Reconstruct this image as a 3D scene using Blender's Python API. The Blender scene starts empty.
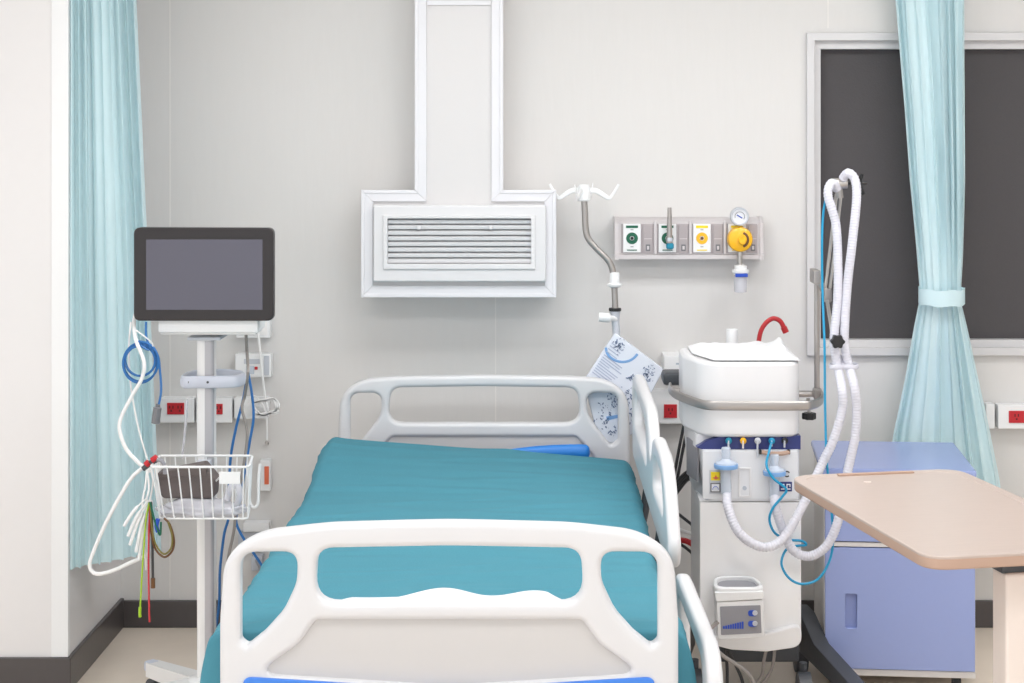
import bpy, bmesh, math, random
from mathutils import Vector, Matrix, noise, geometry
random.seed(7)
C = bpy.context.scene.collection
PI = math.pi
# ------------------------------------------------------------------ camera frame -> place
F, CX, CY, HC = 1775.0, 545.0, 125.0, 1.711       # focal length in px, principal point, eye height
def at(px, py, Y):
    s = F / Y
    return Vector(((px - CX) / s, Y, HC - (py - CY) / s))
def path(pts, Y=None):
    return [at(p[0], p[1], p[2] if len(p) > 2 else Y) for p in pts]

# ------------------------------------------------------------------ materials
def lin(c):
    c = c / 255.0
    return c / 12.92 if c <= 0.04045 else ((c + 0.055) / 1.055) ** 2.4
def mat(name, rgb, rough=0.5, metal=0.0, bump=None, var=0.0, scale=30.0, spec=0.5, coat=0.0, trans=0.0, see=0.0, emit=None, stretch=None):
    m = bpy.data.materials.new(name); m.use_nodes = True
    nt = m.node_tree; n = nt.nodes; L = nt.links
    b = n['Principled BSDF']; out = n['Material Output']
    col = (lin(rgb[0]), lin(rgb[1]), lin(rgb[2]), 1)
    b.inputs['Base Color'].default_value = col
    b.inputs['Roughness'].default_value = rough
    b.inputs['Metallic'].default_value = metal
    b.inputs['Specular IOR Level'].default_value = spec
    b.inputs['Coat Weight'].default_value = coat
    if bump or var:
        tc = n.new('ShaderNodeTexCoord'); mp = n.new('ShaderNodeMapping'); nz = n.new('ShaderNodeTexNoise')
        nz.inputs['Scale'].default_value = scale; nz.inputs['Detail'].default_value = 4
        if stretch: mp.inputs['Scale'].default_value = stretch
        L.new(tc.outputs['Object'], mp.inputs['Vector']); L.new(mp.outputs['Vector'], nz.inputs['Vector'])
        if var:
            mx = n.new('ShaderNodeMix'); mx.data_type = 'RGBA'; mx.blend_type = 'MIX'
            mx.inputs[6].default_value = tuple(max(0, c * (1 - var)) for c in col[:3]) + (1,)
            mx.inputs[7].default_value = tuple(min(1, c * (1 + var)) for c in col[:3]) + (1,)
            L.new(nz.outputs['Fac'], mx.inputs[0]); L.new(mx.outputs[2], b.inputs['Base Color'])
        if bump:
            bp = n.new('ShaderNodeBump'); bp.inputs['Strength'].default_value = bump; bp.inputs['Distance'].default_value = 0.01
            L.new(nz.outputs['Fac'], bp.inputs['Height']); L.new(bp.outputs['Normal'], b.inputs['Normal'])
    last = b.outputs[0]
    if trans:
        t = n.new('ShaderNodeBsdfTranslucent'); t.inputs['Color'].default_value = col
        ms = n.new('ShaderNodeMixShader'); ms.inputs[0].default_value = trans
        L.new(last, ms.inputs[1]); L.new(t.outputs[0], ms.inputs[2]); last = ms.outputs[0]
    if see:
        t = n.new('ShaderNodeBsdfTransparent'); ms = n.new('ShaderNodeMixShader'); ms.inputs[0].default_value = see
        L.new(last, ms.inputs[1]); L.new(t.outputs[0], ms.inputs[2]); last = ms.outputs[0]
    if emit:
        b.inputs['Emission Color'].default_value = (0.985, 0.99, 1.0, 1); b.inputs['Emission Strength'].default_value = emit
    L.new(last, out.inputs['Surface'])
    return m
M = dict(
    wall=mat('painted wall panel', (222, 220, 218), 0.42, bump=0.04, var=0.015, scale=60, stretch=(1, 1, 0.15)),
    pillar=mat('white wall laminate', (231, 229, 229), 0.45, var=0.01),
    seam=mat('panel joint', (234, 231, 228), 0.6),
    base=mat('dark vinyl skirting', (80, 75, 75), 0.32, bump=0.03, var=0.05, scale=40),
    floor=mat('beige vinyl floor', (243, 229, 213), 0.25, var=0.05, scale=9, bump=0.01),
    ceil=mat('white ceiling', (240, 239, 237), 0.8),
    alu=mat('window frame aluminium', (214, 213, 214), 0.4, metal=0.15),
    blind=mat('dark blind fabric', (78, 75, 77), 0.75, bump=0.15, var=0.06, scale=220),
    ducttrim=mat('white duct trim', (228, 228, 232), 0.4), ductw=mat('white duct face', (218, 216, 216), 0.45),
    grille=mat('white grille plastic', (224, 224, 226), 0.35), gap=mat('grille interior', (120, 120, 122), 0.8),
    bedw=mat('white moulded plastic', (219, 219, 221), 0.32, coat=0.1), bedp=mat('off white board panel', (204, 202, 201), 0.4),
    blue=mat('blue vinyl', (40, 128, 214), 0.4), labelblue=mat('blue board label', (66, 132, 226), 0.35),
    sheet=mat('teal cotton sheet', (78, 141, 158), 0.85, bump=0.10, var=0.03, scale=170, spec=0.2),
    towel=mat('white terry cloth', (232, 232, 234), 0.9, bump=0.25, scale=140, spec=0.1),
    curtain=mat('aqua curtain cloth', (219, 243, 248), 0.38, bump=0.03, scale=260, trans=0.15, spec=0.5),
    steel=mat('brushed steel', (190, 186, 182), 0.28, metal=0.9), steelm=mat('satin steel', (176, 171, 168), 0.34, metal=0.8),
    gas=mat('anodised aluminium', (214, 209, 210), 0.35, metal=0.25), gasd=mat('grey rail insert', (178, 170, 172), 0.5, metal=0.2),
    white=mat('white plastic', (240, 241, 242), 0.35), whitem=mat('white enamel', (240, 239, 238), 0.3, coat=0.2),
    ventw=mat('white device plastic', (230, 230, 232), 0.3, coat=0.1), ventp=mat('device front panel', (228, 230, 234), 0.35),
    lower=mat('device lower column', (248, 248, 249), 0.36),
    navy=mat('navy plastic', (44, 56, 120), 0.35), black=mat('black plastic', (30, 30, 32), 0.4), dark=mat('dark grey plastic', (72, 75, 80), 0.45),
    rubber=mat('grey rubber', (120, 120, 124), 0.6), lgrey=mat('light grey plastic', (200, 204, 212), 0.4), grey=mat('mid grey plastic', (150, 150, 156), 0.45),
    bezel=mat('black glossy bezel', (40, 35, 36), 0.35), screen=mat('screen glass', (88, 86, 99), 0.22, spec=0.5, coat=0.25),
    handle=mat('grey blue handle', (204, 208, 220), 0.4),
    colg=mat('column shaded side grey', (186, 184, 188), 0.4, metal=0.3),  # grey tone for the shaded right side of the white stand column
    pouch=mat('dark taupe fabric', (104, 95, 93), 0.85, bump=0.2, scale=180), clear=mat('clear plastic bag', (226, 226, 234), 0.18, see=0.35, coat=0.4),
    hose=mat('translucent hose', (232, 232, 242), 0.28, see=0.22, coat=0.2), tubeb=mat('blue tube', (22, 150, 196), 0.35),
    cableb=mat('blue cable', (42, 110, 176), 0.4), cablew=mat('white cable', (240, 240, 240), 0.4), cableg=mat('grey cable', (150, 144, 140), 0.5),
    cabled=mat('dark cable', (58, 58, 60), 0.5), red=mat('red plastic', (196, 36, 46), 0.45), redh=mat('dark red hose', (176, 34, 40), 0.45), redd=mat('socket slot', (90, 16, 22), 0.6),
    green=mat('green enamel', (16, 98, 72), 0.4), yellow=mat('yellow plastic', (252, 190, 22), 0.35, coat=0.3), yel2=mat('yellow label', (248, 222, 30), 0.45),
    teal=mat('teal plastic', (30, 140, 170), 0.4), lblue=mat('pale blue plastic', (218, 228, 242), 0.25, see=0.3), bluel=mat('blue print', (40, 80, 190), 0.5),
    cab=mat('periwinkle laminate', (152, 167, 216), 0.24, var=0.012, scale=60), cabw=mat('cabinet side laminate', (226, 223, 220), 0.45), cabd=mat('cabinet handle recess', (140, 154, 204), 0.5),
    table=mat('beige wood laminate', (193, 177, 168), 0.38, var=0.05, scale=14, stretch=(1, 6, 1), bump=0.01), tedge=mat('beige table edge', (188, 158, 140), 0.45),
    cream=mat('cream enamel', (238, 226, 218), 0.4), orange=mat('orange plastic', (226, 112, 78), 0.4),
    lime=mat('lime wire', (160, 200, 40), 0.4), brown=mat('brown wire', (110, 74, 40), 0.5), wirer=mat('red wire', (200, 50, 60), 0.4), olive=mat('olive wire', (120, 110, 50), 0.5),
    paper=mat('printed bag film', (228, 233, 244), 0.25, coat=0.3), pblue=mat('bag blue print', (126, 170, 220), 0.4), pgrey=mat('bag grey print', (176, 184, 206), 0.5), pdark=mat('bag dark print', (112, 128, 160), 0.5),
    gauge=mat('gauge face', (236, 238, 242), 0.3), glow=mat('lamp diffuser', (255, 255, 255), 0.5, emit=8.8),
)
# ------------------------------------------------------------------ mesh helpers
def catmull(pts, n=8, closed=False):
    pts = [Vector(p) for p in pts]; out = []; N = len(pts)
    if N < 3 and not closed: 
        return [pts[0].lerp(pts[-1], i / n) for i in range(n + 1)]
    rng = N if closed else N - 1
    for i in range(rng):
        if closed: p0, p1, p2, p3 = pts[(i - 1) % N], pts[i], pts[(i + 1) % N], pts[(i + 2) % N]
        else: p0, p1, p2, p3 = pts[max(i - 1, 0)], pts[i], pts[i + 1], pts[min(i + 2, N - 1)]
        for k in range(n):
            t = k / n
            out.append(0.5 * ((2 * p1) + (p2 - p0) * t + (2 * p0 - 5 * p1 + 4 * p2 - p3) * t * t + (3 * p1 - p0 - 3 * p2 + p3) * t ** 3))
    if not closed: out.append(pts[-1].copy())
    return out
def rpoly(pts, n=7):
    """polygon corners (u, v, radius) -> rounded outline"""
    out = []; N = len(pts)
    for i in range(N):
        p = Vector(pts[i][:2]); r = pts[i][2] if len(pts[i]) > 2 else 0
        a = Vector(pts[i - 1][:2]) - p; b = Vector(pts[(i + 1) % N][:2]) - p
        if r <= 0: out.append(p); continue
        ang = a.angle(b)
        d = min(r / max(math.tan(ang / 2), 1e-4), 0.49 * a.length, 0.49 * b.length)
        A = p + a.normalized() * d; B = p + b.normalized() * d
        for k in range(n + 1):
            t = k / n; out.append(A * (1 - t) ** 2 + p * 2 * t * (1 - t) + B * t * t)
    return out
class MB:
    def __init__(s): s.bm = bmesh.new()
    def absorb(s, b2):
        me = bpy.data.meshes.new('tmp'); b2.to_mesh(me); b2.free(); s.bm.from_mesh(me); bpy.data.meshes.remove(me)
    def box(s, x0, x1, y0, y1, z0, z1, bev=0.0, seg=2, rot=None, piv=None):
        b = bmesh.new(); bmesh.ops.create_cube(b, size=1)
        for v in b.verts:
            v.co = Vector((x0 + (v.co.x + .5) * (x1 - x0), y0 + (v.co.y + .5) * (y1 - y0), z0 + (v.co.z + .5) * (z1 - z0)))
        if bev:
            bev = min(bev, .49 * min(abs(x1 - x0), abs(y1 - y0), abs(z1 - z0)))
            bmesh.ops.bevel(b, geom=b.edges[:], offset=bev, segments=seg, affect='EDGES', profile=0.5)
        if rot is not None:
            p = Vector(piv) if piv else Vector(((x0 + x1) / 2, (y0 + y1) / 2, (z0 + z1) / 2))
            bmesh.ops.transform(b, matrix=Matrix.Translation(p) @ rot @ Matrix.Translation(-p), verts=b.verts)
        s.absorb(b); return s
    def pbox(s, px0, py0, px1, py1, Y0, Y1, bev=0.0, seg=2):
        a = at(px0, py1, Y0); c = at(px1, py0, Y0)
        return s.box(a.x, c.x, Y0, Y1, a.z, c.z, bev, seg)
    def tube(s, pts, r, seg=8, n=8, closed=False, smooth=True, cap=True, flat=None):
        """r: number or function of t in 0..1"""
        P = catmull(pts, n, closed) if smooth else [Vector(p) for p in pts]
        N = len(P); rings = []; bm = s.bm
        def tan(i):
            if closed: return (P[(i + 1) % N] - P[i - 1]).normalized()
            return (P[min(i + 1, N - 1)] - P[max(i - 1, 0)]).normalized()
        t0 = tan(0); ref = Vector((0, 0, 1)) if abs(t0.z) < .9 else Vector((1, 0, 0))
        nrm = (ref - t0 * ref.dot(t0)).normalized()
        for i in range(N):
            t = tan(i); nrm = nrm - t * nrm.dot(t)
            nrm = nrm.normalized() if nrm.length > 1e-6 else t.orthogonal().normalized()
            bn = t.cross(nrm); rr = r(i / max(N - 1, 1)) if callable(r) else r
            ra, rb = (rr, rr) if not flat else (rr * flat[0], rr * flat[1])
            rings.append([bm.verts.new(P[i] + nrm * (ra * math.cos(2 * PI * k / seg)) + bn * (rb * math.sin(2 * PI * k / seg))) for k in range(seg)])
        for i in range(N if closed else N - 1):
            a, b = rings[i], rings[(i + 1) % N]
            for k in range(seg): bm.faces.new((a[k], a[(k + 1) % seg], b[(k + 1) % seg], b[k]))
        if cap and not closed: bm.faces.new(rings[0][::-1]); bm.faces.new(rings[-1])
        return s
    def cyl(s, p0, p1, r0, r1=None, seg=20):
        r1 = r0 if r1 is None else r1
        return s.tube([p0, p1], (lambda t: r0 + (r1 - r0) * t), seg, smooth=False)
    def lathe(s, prof, c, axis='Z', seg=24):
        """prof: list of (radius, distance along axis from c)"""
        c = Vector(c); ax = {'Z': (Vector((1, 0, 0)), Vector((0, 1, 0)), Vector((0, 0, 1))), 'Y': (Vector((1, 0, 0)), Vector((0, 0, 1)), Vector((0, -1, 0))), 'X': (Vector((0, 1, 0)), Vector((0, 0, 1)), Vector((1, 0, 0)))}[axis]
        rings = [[s.bm.verts.new(c + ax[0] * (r * math.cos(2 * PI * k / seg)) + ax[1] * (r * math.sin(2 * PI * k / seg)) + ax[2] * d) for k in range(seg)] for r, d in prof]
        for a, b in zip(rings, rings[1:]):
            for k in range(seg): s.bm.faces.new((a[k], a[(k + 1) % seg], b[(k + 1) % seg], b[k]))
        s.bm.faces.new(rings[0][::-1]); s.bm.faces.new(rings[-1]); return s
    def prism(s, poly, z0, z1, fn, bev=0.0, seg=2):
        """poly (u,v) extruded from w=z0 to z1; fn(u,v,w)->world"""
        b = bmesh.new(); vs = [b.verts.new((p[0], p[1], z0)) for p in poly]; f = b.faces.new(vs)
        g = bmesh.ops.extrude_face_region(b, geom=[f])
        for v in g['geom']:
            if isinstance(v, bmesh.types.BMVert): v.co.z = z1
        bmesh.ops.recalc_face_normals(b, faces=b.faces)
        if bev:
            es = [e for e in b.edges if abs(e.verts[0].co.z - e.verts[1].co.z) < 1e-7]
            bmesh.ops.bevel(b, geom=es, offset=bev, segments=seg, affect='EDGES', profile=0.5)
        for v in b.verts: v.co = Vector(fn(*v.co))
        s.absorb(b); return s
    def plate(s, outline, holes, w, bev, fn, res=4):
        """filled outline with holes, thickness w, rounded edges"""
        def area(q): return sum(q[k - 1][0] * q[k][1] - q[k][0] * q[k - 1][1] for k in range(len(q)))
        def inside(p, q):
            c = False
            for k in range(len(q)):
                a, b = q[k - 1], q[k]
                if (a[1] > p[1]) != (b[1] > p[1]) and p[0] < (b[0] - a[0]) * (p[1] - a[1]) / (b[1] - a[1]) + a[0]: c = not c
            return c
        clean = lambda q: [Vector(p[:2]) for k, p in enumerate(q) if (Vector(p[:2]) - Vector(q[k - 1][:2])).length > 1e-6]
        loops = [clean(q) for q in [outline] + holes]
        loops = [q if (area(q) > 0) == (k == 0) else q[::-1] for k, q in enumerate(loops)]
        def inset(q, d):
            out = []
            for k, p in enumerate(q):
                a = (p - q[k - 1]).normalized(); b = (q[(k + 1) % len(q)] - p).normalized()
                na, nb = Vector((-a.y, a.x)), Vector((-b.y, b.x)); m = na + nb
                out.append(p + m * (d / max(m.dot(na), .4)))
            return out
        b = bmesh.new(); caps = {}
        steps = [(bev * (1 - math.cos(t)), -(w / 2 - bev) + bev * math.sin(t)) for t in [-PI / 2 + PI / 2 * k / res for k in range(res + 1)]]
        steps += [(bev * (1 - math.cos(t)), (w / 2 - bev) + bev * math.sin(t)) for t in [PI / 2 * k / res for k in range(res + 1)]]
        flat = []
        first, last = [], []
        for q in loops:
            rings = [[b.verts.new((p.x, p.y, z)) for p in inset(q, d)] for d, z in steps]
            for A, B in zip(rings, rings[1:]):
                for k in range(len(q)): b.faces.new((A[k - 1], A[k], B[k], B[k - 1]))
            flat.append(inset(q, bev)); first.append(rings[0]); last.append(rings[-1])
        pts = [p for q in flat for p in q]; eds = []; o = 0
        for q in flat: eds += [(o + k, o + (k + 1) % len(q)) for k in range(len(q))]; o += len(q)
        V, E_, T, ov, _, _ = geometry.delaunay_2d_cdt(pts, eds, [], 0, 1e-7)
        f0 = [v for q in first for v in q]; f1 = [v for q in last for v in q]
        for t in T:
            c = sum((V[k] for k in t), Vector((0, 0))) / 3
            if not inside(c, flat[0]) or any(inside(c, h) for h in flat[1:]): continue
            idx = [ov[k][0] if ov[k] else None for k in t]
            if None in idx or len(set(idx)) < 3: continue
            for fv in (f0, f1):
                try: b.faces.new([fv[k] for k in idx])
                except ValueError: pass
        bmesh.ops.recalc_face_normals(b, faces=b.faces)
        for v in b.verts: v.co = Vector(fn(*v.co))
        s.absorb(b); return s
    def grid(s, fn, nu, nv):
        vs = [[s.bm.verts.new(fn(i / nu, j / nv)) for j in range(nv + 1)] for i in range(nu + 1)]
        for i in range(nu):
            for j in range(nv): s.bm.faces.new((vs[i][j], vs[i + 1][j], vs[i + 1][j + 1], vs[i][j + 1]))
        return s
    def build(s, name, m, parent=None, angle=35, recalc=True):
        bm = s.bm
        if recalc: bmesh.ops.recalc_face_normals(bm, faces=bm.faces)
        if parent is not None: org = Vector(parent['_o'])
        else:
            xs = [v.co for v in bm.verts]
            org = Vector(((min(v.x for v in xs) + max(v.x for v in xs)) / 2, (min(v.y for v in xs) + max(v.y for v in xs)) / 2, min(v.z for v in xs)))
        for v in bm.verts: v.co -= org
        me = bpy.data.meshes.new(name); bm.to_mesh(me); bm.free()
        for p in me.polygons: p.use_smooth = True
        me.set_sharp_from_angle(angle=math.radians(angle))
        me.materials.append(M[m]); o = bpy.data.objects.new(name, me); C.objects.link(o); o['_o'] = list(org)
        if angle < 90:
            wn = o.modifiers.new('normals', 'WEIGHTED_NORMAL'); wn.keep_sharp = True; wn.weight = 80
        if parent is not None: o.parent = parent
        else: o.location = org
        return o
def tag(o, label, cat, group=None):
    o['label'] = label; o['category'] = cat
    if group: o['group'] = group
    return o
def thing(name, loc, label, cat, group=None):
    o = bpy.data.objects.new(name, None); C.objects.link(o); o.location = loc; o['_o'] = list(loc); o.empty_display_size = .05
    return tag(o, label, cat, group)
def struct(o):
    o['kind'] = 'structure'; return o
def copy_tree(o, loc=None, parent=None):
    c = o.copy(); C.objects.link(c)
    if parent: c.parent = parent
    if loc is not None: c.location = loc
    for ch in o.children: copy_tree(ch, None, c)
    return c
XZ = lambda Y: (lambda u, v, w: (u, Y + w, v))           # plate in the X-Z plane
YZ = lambda X: (lambda u, v, w: (X + w, u, v))           # plate in the Y-Z plane
XY = lambda u, v, w: (u, v, w)
def px_poly(pts, Y):
    s = F / Y
    return [((p[0] - CX) / s, HC - (p[1] - CY) / s) + ((p[2] / s,) if len(p) > 2 else ()) for p in pts]

# ================================================================== THE ROOM
YW = 6.05; XL = -1.4455; YP = 5.375; HCEIL = 2.62; XR = 2.5
struct(MB().box(-3.6, XR + .1, 0.4, YW + .1, -.06, 0).build('floor', 'floor'))
struct(MB().box(-3.6, XR + .1, 0.4, YW + .1, HCEIL, HCEIL + .06).build('ceiling', 'ceil'))
win = at(812, 37, YW); wbx = at(812, 350, YW); WX0, WZ1, WZ0, WX1 = win.x, win.z, wbx.z, 2.15
w = MB(); w.box(XL - .05, WX0, YW, YW + .12, 0, HCEIL); w.box(WX0, WX1, YW, YW + .12, 0, WZ0); w.box(WX0, WX1, YW, YW + .12, WZ1, HCEIL); w.box(WX1, XR, YW, YW + .12, 0, HCEIL)
struct(w.build('wall_back', 'wall'))
struct(MB().box(-3.6, XL, YP, YW + .12, 0, HCEIL, .004).build('wall_left', 'pillar'))
struct(MB().box(XR, XR + .1, 0.4, YW + .12, 0, HCEIL).build('wall_right', 'wall'))
struct(MB().box(XL - .049, XL + .003, YP - .004, YP + .02, .1, HCEIL, .003).build('trim_1', 'white'))
for i, px in enumerate((170, 495.5, 828)):
    x = at(px, 0, YW).x; z0 = .1 if px < 800 else WZ1 + .03
    struct(MB().box(x - .002, x + .002, YW - .0015, YW + .01, z0, HCEIL).build('trim_%d' % (i + 2), 'seam'))
def base_prof(name, p):
    struct(MB().box(*p, .004).build(name, 'base'))
base_prof('baseboard_back', (XL, XR, YW - .012, YW + .01, 0, .092))
base_prof('baseboard_left', (XL - .01, XL + .012, YP + .004, YW, 0, .1))
base_prof('baseboard_front_left', (-3.6, XL + .012, YP - .012, YP + .01, 0, .1))
# window with a dark roller blind
wd = struct(MB().box(WX0 + .03, WX1 - .03, YW + .085, YW + .1, WZ0 + .03, WZ1 - .03).build('window_1', 'gap'))
wd['_o'] = list(wd.location)
def rect(x0, x1, z0, z1): return [(x0, z0), (x1, z0), (x1, z1), (x0, z1)]
fr = MB(); sw = F / YW
fo = rect(at(806, 0, YW).x, WX1 + .03, at(0, 355, YW).z, at(0, 33, YW).z)
fr.plate(fo, [rect(at(814, 0, YW).x, WX1, at(0, 347, YW).z, at(0, 41, YW).z)], .03, .003, XZ(YW - .008))
fr.build('window_frame', 'alu', wd)
fr = MB().plate(rect(at(813.5, 0, YW).x, WX1, at(0, 347.5, YW).z, at(0, 40.5, YW).z), [rect(at(821, 0, YW).x, WX1 - .03, at(0, 340, YW).z, at(0, 49, YW).z)], .06, .002, XZ(YW + .035))
fr.build('window_sash', 'alu', wd)
MB().box(at(819, 0, YW).x, WX1 - .02, YW + .045, YW + .05, at(0, 343, YW).z, at(0, 47, YW).z).build('roller_blind', 'blind', wd)

# ceiling lights
def ceiling_light(x, y, label):
    t = thing('ceiling_light', (x, y, HCEIL - .03), label, 'light', 'ceiling light panels')
    MB().plate(rect(x - .62, x + .62, y - .32, y + .32), [rect(x - .58, x + .58, y - .28, y + .28)], .03, .003, lambda u, v, w: (u, v, HCEIL - .016 + w)).build('light_frame', 'alu', t)
    MB().box(x - .58, x + .58, y - .28, y + .28, HCEIL - .02, HCEIL - .012).build('diffuser', 'glow', t)
for (x, y, l) in ((-1.0, 2.7, 'white ceiling light panel over the foreground floor on the monitor side'), (1.1, 2.7, 'white ceiling light panel over the foreground floor on the cabinet side'), (-.15, 4.6, 'white ceiling light panel above the bed'), (1.4, 4.6, 'white ceiling light panel above the overbed table')):
    ceiling_light(x, y, l)

# ================================================================== WALL AIR VENT
YV = 5.86
av = thing('air_vent', (at(458, 297, YV).x, YV + .1, at(0, 297, YV).z), 'white boxed air duct with slatted grille high on the back wall', 'air vent')
tp = HCEIL - at(0, 0, YV).z
T = [(363, 192), (417, 192), (417, -140), (501, -140), (501, 192), (554, 192), (554, 295), (363, 295)]
MB().prism(px_poly(T, YV), .004, .188, XZ(YV)).build('duct_box', 'ductw', av)
def frame_strip(px_path, wd_, name):
    """mitred trim strip of px width following a px path (inner side on the left of travel)"""
    P = [Vector(p) for p in px_path]; outp = []
    for i, p in enumerate(P):
        d0 = (p - P[i - 1]).normalized() if i > 0 else (P[1] - p).normalized()
        d1 = (P[i + 1] - p).normalized() if i < len(P) - 1 else d0
        n0 = Vector((-d0.y, d0.x)); n1 = Vector((-d1.y, d1.x)); b = (n0 + n1); b = b / max(b.dot(n0), .2)
        outp.append(p + b * wd_)
    m = MB()
    for i in range(len(P) - 1):
        m.prism(px_poly([P[i], P[i + 1], outp[i + 1], outp[i]], YV), -.006, .006, XZ(YV), .002)
        q = [P[i] + (P[i] - outp[i]) * .02, P[i + 1] + (P[i + 1] - outp[i + 1]) * .02, P[i + 1].lerp(outp[i + 1], .3), P[i].lerp(outp[i], .3)]
        m.prism(px_poly(q, YV), -.009, .002, XZ(YV), .002)
    m.build(name, 'ducttrim', av)
frame_strip([(503, -140), (503, 190), (556, 190), (556, 297), (361.5, 297), (361.5, 190), (415, 190), (415, -140)], 11.5, 'corner_trim')
MB().prism(px_poly([(427, 1), (491, 1), (491, 5), (427, 5)], YV), -.003, .004, XZ(YV)).build('joint_strip', 'ducttrim', av)
gr = MB().plate(px_poly(rpoly([(374, 205, 2), (546, 205, 2), (546, 281, 2), (374, 281, 2)]), YV), [px_poly(rpoly([(388.5, 217.5, 1), (531, 217.5, 1), (531, 263, 1), (388.5, 263, 1)]), YV)], .05, .0055, XZ(YV - .005)).build('grille_frame', 'grille', av)
MB().plate(px_poly(rpoly([(384, 214.5, 1), (535.5, 214.5, 1), (535.5, 268.5, 1), (384, 268.5, 1)]), YV), [px_poly(rpoly([(388.5, 218, 1), (531, 218, 1), (531, 263, 1), (388.5, 263, 1)]), YV)], .012, .003, XZ(YV - .031)).build('grille_rim', 'grille', av)
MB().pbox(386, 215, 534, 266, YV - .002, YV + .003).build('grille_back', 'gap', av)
for i in range(8):
    y = 221.0 + i * 5.6
    a = at(388, y, YV - .02); b = at(531.5, y, YV - .02)
    MB().box(a.x, b.x, YV - .024, YV - .004, a.z - .0065, a.z + .0055, .0015, rot=Matrix.Rotation(math.radians(16), 4, 'X')).build('louvre', 'grille', av)
for px in (419, 491):
    c = at(px, 227, YV - .03); MB().box(c.x - .006, c.x + .006, YV - .036, YV - .02, c.z - .008, c.z + .006, .002).build('louvre_tab', 'grille', av)

# ================================================================== HOSPITAL BED
YH, YF = 5.775, 3.68
bed = thing('hospital_bed', (-.2, 4.7, 0), 'white hospital bed with moulded head and foot boards and side rails', 'bed')
def mir(pts, c): return [(2 * c - p[0],) + tuple(p[1:]) for p in pts][::-1]
# footboard
cf = 449
half = [(cf, 522, 900), (330, 525, 400), (258, 533, 90), (224, 556, 70), (219.5, 620, 200), (219.5, 780, 10)]
out = px_poly(rpoly([(p[0], p[1], p[2]) for p in half] + mir(half[1:], cf)), YF)
dl = [(240, 552.5, 18), (297.5, 552, 16), (296.5, 583, 40), (283, 612, 60), (264, 633, 40), (246.5, 647, 7), (240, 641, 6)]
slot = [(317, 548.5, 18), (cf, 546, 900), (581, 548.5, 18), (584, 604, 24), (cf, 603, 900), (314, 604, 24)]
inset = [(316, 620, 8), (582, 620, 8), (600, 645, 25), (642, 674, 10), (cf, 686, 600), (256, 674, 10), (298, 645, 25)]
ph = lambda p: px_poly(rpoly(p), YF)
foot = MB().plate(out, [ph(dl), ph(mir(dl, cf)), ph(slot), ph(inset)], .05, .0135, XZ(YF + .02), 5).build('footboard', 'bedw', bed)
MB().plate(px_poly(rpoly([(300, 613, 8), (598, 613, 8), (612, 640, 20), (655, 680, 10), (cf, 694, 500), (243, 680, 10), (286, 640, 20)]), YF), [], .024, .004, XZ(YF + .02)).build('board_panel', 'bedp', foot)
MB().plate(px_poly(rpoly([(243, 675.5, 10), (cf, 688, 900), (655, 675.5, 10), (655, 745, 10), (243, 745, 10)]), YF), [], .008, .002, XZ(YF - .007)).build('label_panel', 'labelblue', foot)['label'] = 'blue label panel'
# headboard
ch = 484
half = [(ch, 375, 900), (400, 376.5, 200), (361, 379, 50), (340, 395, 45), (338, 430, 100), (338, 545, 10)]
out = px_poly(rpoly(half + mir(half[1:], ch)), YH)
dl = [(350, 393.5, 10), (381.5, 393, 12), (381, 415, 30), (357, 446, 7), (350, 440, 5)]
slot = [(391, 388, 12), (ch, 386.5, 900), (577, 388, 12), (581, 423, 16), (ch, 423, 900), (387, 423, 16)]
inset = [(392, 437, 6), (576, 437, 6), (592, 455, 15), (610, 500, 10), (358, 500, 10), (376, 455, 15)]
ph = lambda p: px_poly(rpoly(p), YH)
head = MB().plate(out, [ph(dl), ph(mir(dl, ch)), ph(slot), ph(inset)], .042, .0135, XZ(YH + .018), 5).build('headboard', 'bedw', bed)
MB().plate(ph([(385, 432, 6), (583, 432, 6), (600, 455, 15), (618, 505, 10), (350, 505, 10), (368, 455, 15)]), [], .022, .004, XZ(YH + .018)).build('board_panel', 'bedp', head)
# side rails (right side)
def rail_plate(outl, holes, thick, xf, name):
    """xf(Y) gives the centre X of the rail along the bed"""
    return MB().plate(rpoly(outl), [rpoly(h) for h in holes], thick, .013, lambda u, v, w: (xf(u) + w, u, v), 4).build(name, 'bedw', bed)
xf1 = lambda y: .322 - (y - 4.4) * .026
r1 = rail_plate([(5.58, .67, .06), (5.62, .945, .16), (5.02, .905, .20), (4.93, .76, .08), (4.86, .868, .12), (4.55, .85, .25), (4.39, .66, .10), (4.43, .60, .05)],
    [[(5.53, .78, .05), (5.54, .89, .07), (5.10, .855, .10), (5.03, .74, .06)], [(4.86, .72, .05), (4.82, .815, .06), (4.60, .80, .10), (4.52, .71, .06)]], .034, xf1, 'side_rail')
MB().box(.2955, .2985, 4.95, 5.10, .68, .74).build('rail_sticker', 'pblue', r1)['label'] = 'pale blue printed sticker'
xf2 = lambda y: .352 - (y - 3.6) * .034
r2 = rail_plate([(4.30, .30, .06), (4.34, .645, .12), (3.66, .628, .12), (3.56, .30, .08)], [[(4.22, .42, .05), (4.24, .595, .06), (3.75, .578, .06), (3.70, .42, .05)]], .034, xf2, 'side_rail')
for y in (5.35, 4.75):
    MB().tube([(.318, y, .69), (.308, y, .60), (.285, y - .03, .50), (.25, y - .05, .44)], .014, 8).build('rail_arm', 'dark', bed)
for y in (4.15, 3.85):
    MB().tube([(.335, y, .36), (.30, y, .40), (.25, y, .44)], .014, 8).build('rail_arm', 'dark', bed)
MB().box(.262, .292, 4.45, 5.55, .47, .565, .008).build('deck_side', 'dark', bed)
MB().box(-.66, .262, 3.74, 5.72, .44, .49, .01).build('deck', 'lgrey', bed)
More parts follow.
